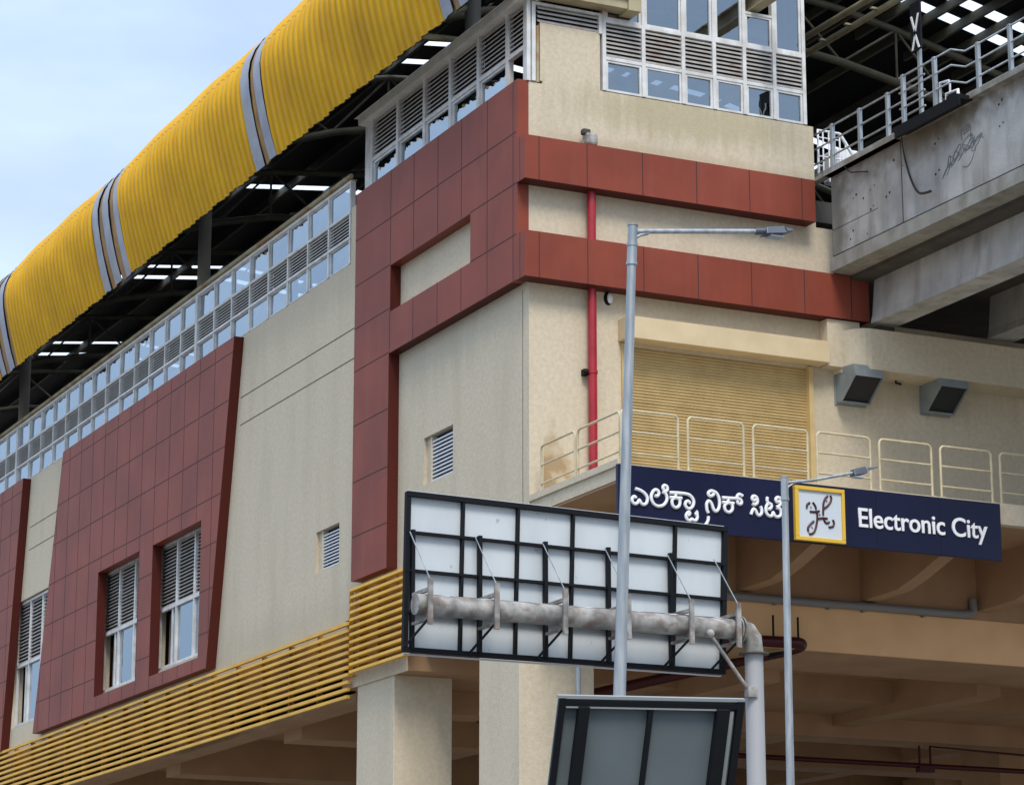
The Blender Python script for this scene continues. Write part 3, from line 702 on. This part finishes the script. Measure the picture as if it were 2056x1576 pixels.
for x,y in ((-25.4,5.0),(-42.6,5),(-8.6,5),(-59.5,5)): MB().tube([(x,y,18.7),(x,y,25.4)],.14,12).build('roof_column','steel',B)
t = MB(); t.tube([(-3.9,.62,23.2),(-3.9,-1.2,22.3)],.07,8); t.tube([(-3.9,.62,22.4),(-3.9,-1.2,22.3)],.07,8); t.tube([(-3.9,.62,23.2),(-5.2,-1.1,22.9)],.05,8); t.build('eave_bracket','steelc',B)
t = MB(); t.tube([(-14,8.0,23.45),(3,8.0,23.25)],.075,10); t.tube([(-14,8.12,23.15),(3,8.12,22.95)],.075,10)
for k in range(12): t.box(-9+k,-8.93+k,7.9,8.2,22.98+.0*k,23.02)
t.build('service_tube','steelc',B)

# ================================================================ things fixed to or standing by the building
# red riser
P = thing('fire_pipe','bright red vertical riser pipe on the cream end wall beside the shutter','pipe',(.15,1.27,11.9))
rp = MB(); rp.tube([(.15,1.27,11.95),(.15,1.27,18.02)],.085,16); rp.build('riser','redpipe',P)
rp = MB()
for z in (14.44,): rp.tube([(.15,1.27,z-.03),(.15,1.27,z+.03)],.10,16)
rp.build('collar','redpipe',P)
rp = MB(); rp.box(.0,.12,1.1,1.2,14.38,14.5); rp.sphere((.14,1.13,14.44),.06); rp.build('pipe_clamp','black',P)
# horizontal grey drain under the balcony
P = thing('drain_pipe','grey drain pipe running level below the balcony, turned up at its right end','pipe',(.1,9.6,10.4))
dp = MB(); dp.tube([(.14,.9,10.36),(.14,9.5,10.40),(.14,9.72,10.42),(.14,9.78,10.5),(.14,9.78,10.72)],.085,12); dp.build('pipe_run','pvc',P)
dp = MB()
for y in (1.6,3.6,5.2,6.4,7.2,8.6): dp.box(.0,.16,y-.03,y+.03,10.28,10.46)
dp.build('pipe_clamp','pvc',P)
# dark red sprinkler main
P = thing('sprinkler_main','dark red pipe hanging under the beam, turning back into the station','pipe',(.5,5.4,9.5))
dp = MB(); dp.tube([(.35,2.0,9.46)]+smooth3([(.35,5.2,9.53),(.33,5.55,9.54),(.2,5.72,9.53),(.0,5.74,9.50),(-.3,5.6,9.46)],4)+[(-9,3.2,9.0)],.11,14); dp.build('pipe_run','redpipe2',P)
dp = MB()
for y in (4.9,5.45): dp.box(.5,.54,y-.012,y+.012,9.6,10.0)
dp.box(-.2,.3,5.2,5.28,9.3,9.36); dp.build('hanger','black',P)
P = thing('branch_pipe','thin dark sprinkler pipe with a raised loop low under the station','pipe',(-8,12,8.3))
dp = MB(); dp.tube([(-8,4,8.4),(-8,20,8.4)],.06,8); dp.tube([(-8,14.2,8.4),(-8,14.2,8.85),(-8,17.8,8.75),(-8,18.0,8.7),(-8,18.0,7)],.03,6); dp.tube([(-8,13.9,8.4),(-8,13.9,8.85)],.03,6)
dp.build('pipe_run','redpipe2',P)
dp = MB(); dp.box(-8.1,-7.9,13.85,14.25,8.25,8.38); dp.build('pipe_joint','redpipe2',P)
# conduit on the corner column
tag(MB().tube([(.1,.95,0),(.1,.95,9.9)],.05,10).build('conduit','galv'),'thin grey vertical conduit running up the corner column','conduit')
# duct hoods
for k,(y,lb) in enumerate(((6.78,'grey duct hood next to the roller shutter, left of the two'),(8.80,'grey duct hood farther from the roller shutter, right of the two'))):
    P = thing('duct_hood',lb,'vent hood',(0,y,14.4),'duct hoods below the pier cap')
    y2 = y+.66; e = .015
    s_ = MB()
    side = [(.0,14.47),(.22,14.44),(.74,14.86),(.70,15.10),(.0,15.16)]
    for yy in (y,y2-e): s_.prism_y([(a,b) for a,b in side],yy,yy+e)
    s_.hexa([(.0,y+e,15.145),(.70,y+e,15.085),(.70,y2-e,15.085),(.0,y2-e,15.145)],[(.0,y+e,15.16),(.70,y+e,15.10),(.70,y2-e,15.10),(.0,y2-e,15.16)])
    s_.hexa([(.70,y+e,14.88),(.74,y+e,14.86),(.74,y2-e,14.86),(.70,y2-e,14.88)],[(.66,y+e,15.09),(.70,y+e,15.10),(.70,y2-e,15.10),(.66,y2-e,15.09)])
    s_.box(.0,.22,y+e,y2-e,14.44,14.465)
    s_.box(.0,.03,y-.03,y2+.03,14.42,15.19)
    s_.build('hood_shell','hoodgrey',P)
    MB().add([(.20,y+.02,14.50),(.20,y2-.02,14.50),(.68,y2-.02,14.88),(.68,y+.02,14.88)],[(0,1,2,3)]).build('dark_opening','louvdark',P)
# bulkhead lamp and bits
P = thing('wall_lamp','small oval white lamp on the wall under the lower red band','lamp',(0,1.71,15.98))
MB().sphere((.03,1.71,15.98),.10,.5,.7,1.1).build('lamp_glass','letter',P)
MB().sphere((.01,1.69,15.98),.125,.4,.75,1.1).build('lamp_base','black',P)
tag(MB().tube([(.0,8.13,15.13),(.12,8.13,15.13),(.14,8.13,14.98),(.14,8.25,14.97)],.025,8).build('wall_hook','black'),'small black hook between the two duct hoods','hook')
P = thing('floodlight','grey wrapped floodlight on top of the upper red band','floodlight',(.2,1.2,18.9))
MB().box(.08,.30,1.10,1.36,18.93,19.18).build('lamp_body','oldpipe',P,bevel=.05)
MB().box(.12,.26,1.05,1.22,19.14,19.26).build('lamp_cover','concdark',P,bevel=.03)
tag(MB().box(-.5,-.1,5.0,5.28,20.2,20.62).build('storage_box','letter',bevel=.01),'white box standing behind a lower end window','box')

# ---- station name sign
P = thing('station_sign','long navy station sign with white Kannada and English lettering below the balcony rail','sign',(3.65,4,11.3))
sg = MB(); sg.box(3.62,3.70,-.1,7.95,10.76,11.84); sp_ = sg.build('sign_panel','navy',P,bevel=.006)
sg = MB()
for y in (1.9,3.3,5.2,6.6): sg.box(3.6995,3.7015,y-.004,y+.004,10.77,11.83)
sg.build('panel_joint','black',sp_)
kn = MB()
for st in KN1+KN2:
    pts = smooth_path(st,4); kn.tube([(3.715,y,z) for y,z in pts],.031,8)
kn.build('kannada_lettering','letter',P)
cu = bpy.data.curves.new('english_lettering','FONT'); cu.body = 'Electronic City'; cu.size = 1; cu.extrude = .012; cu.offset = .012
to = bpy.data.objects.new('txt',cu); col.objects.link(to)
dg = bpy.context.evaluated_depsgraph_get(); me = bpy.data.meshes.new_from_object(to.evaluated_get(dg)); bpy.data.objects.remove(to)
vx_ = [v.co.x for v in me.vertices]; x0,x1 = min(vx_),max(vx_)
capz = max(v.co.y for v in me.vertices if v.co.x < x0+.3)
SX = (7.63-4.815)/(x1-x0); SZ = .345/capz
zb = 11.145
for v in me.vertices:
    x,y,z = v.co
    v.co = (3.712+z-3.65, 4.815+(x-x0)*SX-4, zb+y*SZ-11.3)
me.materials.append(M['letter']); lo = bpy.data.objects.new('english_lettering',me); col.objects.link(lo); lo.parent = P
e = MB(); y0,y1,z0,z1 = 3.44,4.485,10.78,11.772
for a in ((y0,y1,z0,z0+.07),(y0,y1,z1-.07,z1),(y0,y0+.075,z0+.07,z1-.07),(y1-.06,y1,z0+.07,z1-.07)): e.box(3.70,3.79,*a)
em = e.build('emblem_frame','emblemframe',P,bevel=.008)
MB().box(3.70,3.75,y0+.07,y1-.055,z0+.065,z1-.065).build('emblem_board','emblemboard',P)
e = MB()
for st in EMB: e.tube([(3.755,y,z) for y,z in smooth_path(st,4)],.021 if len(st)>2 else .02,8)
e.build('emblem_motif','maroon',P)

# ---- balcony railing
def hoop(p0,p1,zb_,zt,parent,mats='rail',r=.024,rails=(.33,.67)):
    p0 = Vector(p0); p1 = Vector(p1); d = (p1-p0).normalized(); c_ = .09
    h = MB()
    arc = lambda c0,a0: None
    pts = [(p0.x,p0.y,zb_),(p0.x,p0.y,zt-c_)]
    for k in (1,2,3):
        a = math.pi/2*k/4; q = p0+d*(c_*(1-math.cos(a))); pts.append((q.x,q.y,zt-c_+c_*math.sin(a)))
    q = p0+d*c_; pts.append((q.x,q.y,zt)); q = p1-d*c_; pts.append((q.x,q.y,zt))
    for k in (3,2,1):
        a = math.pi/2*k/4; q = p1-d*(c_*(1-math.cos(a))); pts.append((q.x,q.y,zt-c_+c_*math.sin(a)))
    pts += [(p1.x,p1.y,zt-c_),(p1.x,p1.y,zb_)]
    h.tube(pts,r,8)
    for f in rails:
        z = zb_+(zt-zb_)*f; h.tube([(p0.x,p0.y,z),(p1.x,p1.y,z)],r*.85,8)
    h.box(p0.x-.05,p0.x+.05,p0.y-.05,p0.y+.05,zb_,zb_+.012); h.box(p1.x-.05,p1.x+.05,p1.y-.05,p1.y+.05,zb_,zb_+.012)
    return h.build('hoop',mats,parent)
P = thing('balcony_railing','cream tubular railing of separate hoops along the balcony above the station sign','railing',(3.5,4,11.88))
for a in ((.31,1.69),(1.80,3.42)): hoop((a[0],.1,0),(a[1],.1,0),11.87,12.86,P,rails=(.27,.63))
for k in range(12): hoop((3.5,.08+1.342*k-.0,0),(3.5,1.22+1.342*k,0),11.89,12.87,P,rails=(.22,.61))

# ================================================================ viaduct
V = thing('viaduct','grey stained concrete metro viaduct with a cream pier cap running out of the station','bridge',(0,8,0))
L0,L1 = .35,60
MB().prism_x([(6.6,17.38),(6.6,19.02),(6.42,19.02),(6.42,19.13),(7.0,19.13),(7.0,17.38)],L0+.0,L1).build('parapet','concs',V)
MB().prism_x([(6.50,17.02),(6.50,17.30),(6.62,17.36),(7.0,17.36),(7.0,17.02)],L0+.02,L1).build('deck_lip','conc2',V)
MB().box(L0-.8,L1,7.0,16,16.93,17.3).build('deck_slab','concdark',V)  # slab coloured dark: the shade under the deck is put into its colour
c = MB(); c.box(-.6,2.9,6.43,6.60,19.02,19.10); c.build('parapet_coping','conc2',V)
for k,y in enumerate((7.3,10.1,12.9)):
    g_ = MB(); g_.prism_x([(y+.12,16.93),(y+.05,16.2),(y,16.02),(y+.62,16.02),(y+.57,16.2),(y+.5,16.93)],.55,L1)
    g_.build('girder','conc',V)
dj = MB()
for x in (2.85,5.55+1.5,10.3): dj.box(x-.012,x+.012,6.596,6.604,17.38,19.02)
dj.box(.35,2.0,6.597,6.603,17.9,17.91)
dj.build('panel_joint','pit',V)
pits = MB()
for x,z in ((4.0,18.6),(4.12,18.66),(6.05,18.72),(6.15,18.78),(6.05,18.3),(6.16,18.34),(3.98,18.0),(4.1,18.05),(1.75,18.35),(1.9,18.4),(1.15,18.35),(1.25,18.4),(1.75,17.95),(1.85,18.0),(2.3,18.05),(2.42,18.1),(1.5,18.25),(1.0,17.55),(1.1,17.7),(1.6,17.5),(2.9,18.5),(2.6,18.7)):
    pits.tube([(x,6.60,z),(x,6.592,z)],random.uniform(.012,.026),8)
pits.build('surface_pit','pit',V)
scr = MB()
def sq(cx,cz,pts,r=.007): scr.tube([(cx+a,6.596,cz+b) for a,b in pts],r,6)
for cx,cz,w_ in ((4.35,17.98,.2),(4.42,18.1,.2),(4.62,18.12,.2),(4.7,18.2,.2),(4.9,18.18,.22),(5.05,18.3,.2),(5.18,18.26,.2),(5.3,18.22,.2)):
    pts = [(random.uniform(-.1,.1)*1.2+.12*math.cos(t*1.3), .12*math.sin(t*1.7)+random.uniform(-.04,.04)) for t in range(7)]
    sm_ = smooth_path(pts,4); sq(cx,cz,sm_)
sq(5.0,18.5,smooth_path([(-.12,-.1),(-.15,.05),(0,.14),(.13,.12),(.15,-.05),(.12,-.12)],4)); sq(5.0,18.5,[(-.08,.0),(.12,.04)]); sq(5.0,18.5,[(-.08,.06),(.12,.09)])
sq(4.95,17.95,smooth_path([(-.1,-.05),(.05,-.1),(.2,-.02),(.28,.1)],4))
scr.build('scrawl','scrawl',V)
# pier cap with rounded end
pc = []
for k in range(7):
    a = math.pi/2*k/6; pc.append((.0+.0+.72*math.sin(a), 6.74+.45*(1-math.cos(a))))
cap = MB(); poly = pc+[(.72,22),(-.2,22),(-.2,6.74)]
n_ = len(poly); cap.add([(x,y,15.03-.0) for x,y in poly]+[(x,y,15.86) for x,y in poly],[tuple(range(n_-1,-1,-1)),tuple(range(n_,2*n_))]+[(i,(i+1)%n_,(i+1)%n_+n_,i+n_) for i in range(n_)])
cap.build('pier_cap','cream',V)
MB().box(-.1,.5,7.5,7.9,15.86,16.02).build('bearing','concdark',V)
MB().tube([(.4,14,0),(.4,14,15.0)],.9,24).build('pier','conc',V)

P = thing('signal_platform','small black steel platform bracketed to the viaduct edge','platform',(4.3,6.3,19.0))
c = MB(); c.box(3.22,5.4,6.16,6.5,19.0,19.08); c.box(3.3,5.4,6.16,6.22,18.86,19.0); c.build('deck_plate','black',P)
P = thing('viaduct_railing','galvanised post and rail fence along the top of the viaduct','railing',(4,6.55,19.12))
rl = MB(); posts = MB()
RH = (.33,.64,.96)
def rails(pts, zb_):
    for h in RH+(.10,): rl.tube([(x,y,zb_+h) for x,y in pts],.022 if h<.9 else .027,8)
for h in (.30,.62,.93):
    rl.tube([(-.6,6.55,19.13+h),(3.8,6.55,19.13+h)],.02,8)
    rl.tube([(3.40,6.24,19.12+h),(5.12,6.24,19.12+h),(5.14,6.55,19.13+h),(14,6.55,19.13+h)],.02,8)
rl.tube([(5.14,6.55,19.2),(14,6.55,19.2)],.02,8)
rl.tube([(-.6,6.55,19.2),(3.8,6.55,19.2)],.02,8)
for x in (-.45,.53,1.54,2.54,5.55,6.55,7.55,8.55,9.6): MB().box(x-.038,x+.038,6.51,6.58,19.12,20.09).build('post','galv',P)
for x in (3.53,4.58): MB().box(x-.038,x+.038,6.21,6.28,19.10,20.08).build('post','galv',P)
rl.build('rail','galv',P)
P = thing('track_sign','tall narrow black track sign with a white V over an inverted V','sign',(2.85,7.1,19.3))
c = MB(); c.box(2.82,2.90,7.08,7.14,19.3,21.9); c.build('sign_post','galv',P)
c = MB(); c.box(2.68,3.02,7.04,7.08,20.95,21.95); c.build('sign_board','black',P)
c = MB()
for (a,b) in (((2.73,21.68),(2.85,21.33)),((2.97,21.68),(2.85,21.33)),((2.85,21.27),(2.74,20.97)),((2.85,21.27),(2.97,20.97))): c.bar((a[0],7.03,a[1]),(b[0],7.03,b[1]),.012,.05,(0,1,0)) if False else c.prism_y([(a[0]-.026,a[1]),(a[0]+.026,a[1]),(b[0]+.026,b[1]),(b[0]-.026,b[1])],7.025,7.039)
c.build('chevron','letter',P)
P = thing('point_machine','white box frame of track equipment on the black platform','equipment',(4.9,6.3,19.08))
c = MB(); c.tube([(4.66,6.3,19.08),(4.66,6.3,19.55),(4.95,6.3,19.50)],.028,8); c.tube([(4.88,6.28,19.10),(4.88,6.28,19.26),(5.25,6.28,19.22),(5.25,6.28,19.08)],.03,8); c.tube([(5.0,6.28,19.22),(5.0,6.28,19.42)],.02,8)
c.build('tube_frame','letter',P)
c = MB(); c.box(4.92,5.22,6.24,6.4,19.08,19.18); c.build('housing','black',P)
P = thing('maintenance_gate','white welded gate with a sloping top at the end of the viaduct walkway','gate',(.3,6.9,19.1))
c = MB(); z0 = 19.1
c.tube([(-.1,6.60,z0),(-.1,6.60,20.17),(-.1,7.12,20.17)],.028,8); c.tube([(-.1,7.12,20.17),(-.1,7.50,19.66)],.035,8)
for y in (6.72,6.86,7.0,7.12): c.tube([(-.1,y,z0),(-.1,y,20.16)],.018,6)
for y,t in ((7.26,19.98),(7.40,19.8)): c.tube([(-.1,y,z0+.1),(-.1,y,t)],.018,6)
for k in range(5): c.tube([(-.1,6.60,z0+.12+.2*k),(-.1,6.72 if k in (1,3) else 7.1+.09*(4-k),z0+.12+.2*k)],.014,6)
c.build('gate_frame','letter',P)
tag(MB().box(-.9,-.35,7.2,7.75,19.3,19.98).build('water_tank','letter',bevel=.05),'white tank just behind the welded gate','tank')
cb_ = MB(); _p = smooth3([(3.02,6.5,19.15),(3.02,6.55,18.7),(3.2,6.56,18.15),(3.55,6.50,17.75),(4.05,6.42,17.62)],6); cb_.tube(_p,[.010+.02*i/len(_p) for i in range(len(_p))],8)
tag(cb_.build('hanging_cable','cable'),'loose black cable hanging down the viaduct side below the platform','cable')
tag(MB().tube(smooth3([(1.1,6.45,19.0),(1.2,6.5,18.87),(1.45,6.53,18.80),(1.75,6.55,18.72)],5),.014,6).build('short_cable','cable'),'short black cable end sticking out under the viaduct edge near the gate','cable')

# ================================================================ sign gantry
G = thing('sign_gantry','cantilever sign gantry seen from behind, pale board in a black grid frame','gantry',(18.35,-6.18,0))
bd = MB(); bd.hexa([(17.94,-10.3,7.70),(17.94,-6.325,7.64),(17.94,-6.39,5.985),(17.94,-10.325,5.985)],[(17.97,-10.3,7.70),(17.97,-6.325,7.64),(17.97,-6.39,5.985),(17.97,-10.325,5.985)])
bd.build('board','signback',G)
gf = MB(); W = .030
def gy(u,z): return (-10.3+3.975*u)+( -.025-.04*u)*(7.67-z)/1.69
def gz(u,z): return z-.06*u*((z-5.985)/1.715)
def gb(u0,z0_,u1,z1_,w_=W):
    dx = .006 if z0_ == z1_ else 0
    gf.bar((18.0+dx,gy(u0,z0_),gz(u0,z0_)),(18.0+dx,gy(u1,z1_),gz(u1,z1_)),w_,.06,(1,0,0))
for u in (.0,.166,.335,.507,.666,.836,1.0): gb(u,5.97,u,7.72,W if 0<u<1 else .055)
for z in (5.99,6.40,6.855,7.275,7.70): gb(-.005,z,1.005,z,W if 6<z<7.6 else .055)
gf.build('grid_frame','black',G)
for u in (0.012,.214,.416,.614,.815): 
    y = -10.3+3.975*u
    c = MB(); c.box(18.0,18.06,y-.02,y+.02,6.0,7.3); c.build('back_channel','black',G)
ed = MB(); ed.bar((17.955,-10.3,7.74),(17.955,-6.32,7.68),.05,.012); ed.bar((17.955,-10.325,5.95),(17.955,-6.39,5.95),.05,.012); ed.build('board_halo','louvwhite',G)  # white strips added to imitate a bright halo along the board
pp = MB(); pp.tube([(18.35,-10.36,6.43),(18.35,-6.36,6.425)],.115,24); pp.build('arm_pipe','oldpipe',G)
# rust patch: upper shell of the arm
ru = MB(); vs=[]; 
ny_ = 60
for i in range(ny_+1):
    y = -10.2+3.8*i/ny_
    lim = .62+.22*math.sin(i*.7)+.12*math.sin(i*1.9+1)
    for k in range(7):
        a = -.25+lim*.95*k/6
        vs.append((18.35+.1163*math.sin(a), y, 6.43+.1163*math.cos(a)))
ru.add(vs,[(i*7+k,i*7+k+1,(i+1)*7+k+1,(i+1)*7+k) for i in range(ny_) for k in range(6)],True)
ru.build('rust_patch','rustpaint',G)
fg = MB()
for y in (-6.44,-6.40,-6.36): fg.tube([(18.35,y,6.425),(18.35,y+.015,6.425)],.155,20)
fg.build('flange','oldpipe',G)
el = MB(); el.tube([(18.35,-6.35,6.43),(18.35,-6.26,6.41),(18.35,-6.20,6.33),(18.35,-6.18,6.17)],[.113,.115,.115,.11],20); el.build('elbow','oldpipe',G)
MB().tube([(18.35,-6.18,6.155),(18.35,-6.18,6.17)],.17,20).build('pole_flange','concdark',G)
MB().tube([(18.35,-6.18,0),(18.35,-6.18,6.155)],[.12,.104],24).build('pole','pole',G)
for j,y in enumerate((-10.25,-9.466,-8.641,-7.86,-7.065,-6.46)):
    c = MB(); c.box(18.49,18.52,y-.028,y+.028,6.2,6.70); c.box(18.06,18.50,y-.02,y+.02,6.56,6.60); c.box(18.06,18.50,y-.02,y+.02,6.25,6.28)
    c.build('clamp','oldpipe',G)
    c = MB(); c.bar((18.06,y-.05,7.27),(18.50,y,6.68),.009,.009); c.build('stay_rod','galv',G)
    c = MB(); c.bar((18.50,y,6.28),(18.06,y-.12,5.99),.02,.02); c.build('stay_strut','black',G)
c = MB(); c.tube([(18.45,-6.80,6.33),(18.42,-6.30,5.74)],.022,8); c.sphere((18.45,-6.80,6.34),.05); c.box(18.38,18.47,-6.33,-6.21,5.66,5.78); c.build('knee_brace','oldpipe',G)

# ================================================================ lower road sign seen from behind
S0 = Vector((25.24,-12.12,4.51)); U = Vector((.44,1.46,0)); LU = U.length; U.normalize(); D_ = Vector((-.29,-.0,-1)).normalized(); NN = U.cross(D_); 
if NN.x < 0: NN = -NN
S = thing('road_sign','dark grey road sign seen from behind, leaning, with black edge channels','road sign',(25.0,-11.4,0))
def sq_(mb,u0,u1,d0,d1,n0,n1):
    f_ = lambda u,d,n: S0+U*u+D_*d+NN*n
    mb.hexa([f_(u0,d0,n0),f_(u1,d0,n0),f_(u1,d1,n0),f_(u0,d1,n0)],[f_(u0,d0,n1),f_(u1,d0,n1),f_(u1,d1,n1),f_(u0,d1,n1)]); return mb
LS = 2.2
sq_(MB(),0,LU,0,LS,-.03,0).build('board','signback2',S)
c = MB(); sq_(c,0,.055,0.0,LS,.001,.05); sq_(c,LU-.06,LU,0,LS,.001,.05); sq_(c,.055,LU-.06,.02,.06,.001,.05); c.build('edge_frame','black',S)
c = MB(); sq_(c,.16,.245,.06,LS,.001,.12); sq_(c,LU-.23,LU-.13,.06,LS,.001,.12); sq_(c,.74,.78,.06,LS,.001,.05); c.build('channel','black',S)
c = MB(); sq_(c,-.01,LU+.005,-.022,.004,-.035,.03); sq_(c,LU-.115,LU-.08,.08,LS,.002,.04); sq_(c,.06,.245,.062,.075,.002,.055); sq_(c,.245,LU-.23,.062,.075,.002,.055); c.build('trim_strip','signtrim',S)
for u in (.2,LU-.18):
    p = S0+U*u+D_*1.0+NN*.05; MB().tube([(p.x,p.y,0),(p.x,p.y,p.z)],.045,12).build('post','pole',S)

# ================================================================ street lamps
Lm = thing('street_lamp','tall galvanised street lamp in front of the gantry, with a long level arm','street lamp',(20.96,-9.51,0))
b0 = Vector((20.96,-9.51,0)); t0 = Vector((21.14,-9.18,10.02)); lp = lambda z: b0+(t0-b0)*(z/10.02)
c = MB(); c.tube([lp(0),lp(5),lp(9.62)],[.095,.064,.046],20); c.tube([lp(9.62),lp(10.02)],[.052,.050],20); c.tube([lp(10.02),lp(10.035)],.056,20); c.build('pole','galv',Lm)
c = MB()
for z in (9.60,9.80): c.tube([lp(z),lp(z+.035)],.058,20)
c.build('collar','galv',Lm)
c = MB(); c.tube([(21.14,-9.16,9.96),(21.14,-9.0,9.985),(21.14,-7.62,10.17)],.026,12); c.build('arm','galv',Lm)
c = MB(); c.tube([(21.14,-9.17,9.88),(21.14,-9.1,9.93),(21.14,-9.0,9.965)],.018,8); c.build('arm_brace','galv',Lm)
c = MB(); a = Vector((21.14,-7.65,10.165)); 
c.hexa([(21.06,-7.62,10.13),(21.22,-7.62,10.13),(21.24,-7.38,10.16),(21.04,-7.38,10.16)],[(21.09,-7.60,10.21),(21.19,-7.60,10.21),(21.20,-7.40,10.245),(21.08,-7.40,10.245)])
c.hexa([(21.04,-7.38,10.175),(21.24,-7.38,10.175),(21.20,-7.28,10.21),(21.08,-7.28,10.21)],[(21.06,-7.39,10.23),(21.22,-7.39,10.23),(21.19,-7.28,10.225),(21.09,-7.28,10.225)])
c.tube([(21.14,-7.72,10.155),(21.14,-7.6,10.17)],.036,12); c.build('lamp_head','galvdark',Lm,bevel=.006)
c = MB(); c.box(21.08,21.20,-7.56,-7.4,10.118,10.135); c.build('lens','lens',Lm)
L2 = thing('street_lamp','slimmer galvanised street lamp in front of the station sign, arm rising to the right','street lamp',(10.8,-1.12,0))
c = MB(); c.tube([(10.79,-1.13,0),(10.80,-1.11,5),(10.81,-1.09,9.8)],[.075,.062,.05],16); c.tube([(10.81,-1.09,9.8),(10.81,-1.09,10.13)],[.058,.056],16); c.tube([(10.81,-1.09,10.12),(10.81,-1.09,10.14)],.062,16); c.build('pole','galv',L2)
c = MB(); c.tube([(10.81,-1.09,9.78),(10.81,-1.09,9.82)],.064,16); c.build('collar','galv',L2)
c = MB(); c.tube([(10.81,-1.07,10.05),(10.81,-.6,10.13),(10.81,.12,10.31)],.024,10); c.build('arm','galv',L2)
c = MB(); c.tube([(10.81,-1.06,9.93),(10.81,-1.02,10.0),(10.81,-.92,10.06)],.014,8); c.build('arm_brace','galv',L2)
c = MB(); c.hexa([(10.73,.10,10.26),(10.89,.10,10.26),(10.90,.32,10.31),(10.72,.32,10.31)],[(10.76,.10,10.36),(10.86,.10,10.36),(10.87,.30,10.42),(10.75,.30,10.42)])
c.hexa([(10.72,.32,10.34),(10.90,.32,10.34),(10.86,.55,10.43),(10.76,.55,10.43)],[(10.75,.31,10.395),(10.87,.31,10.395),(10.85,.55,10.445),(10.77,.55,10.445)])
c.build('lamp_head','galvdark',L2,bevel=.006)
c = MB(); c.box(10.75,10.87,.12,.28,10.24,10.262); c.build('lens','lens',L2)
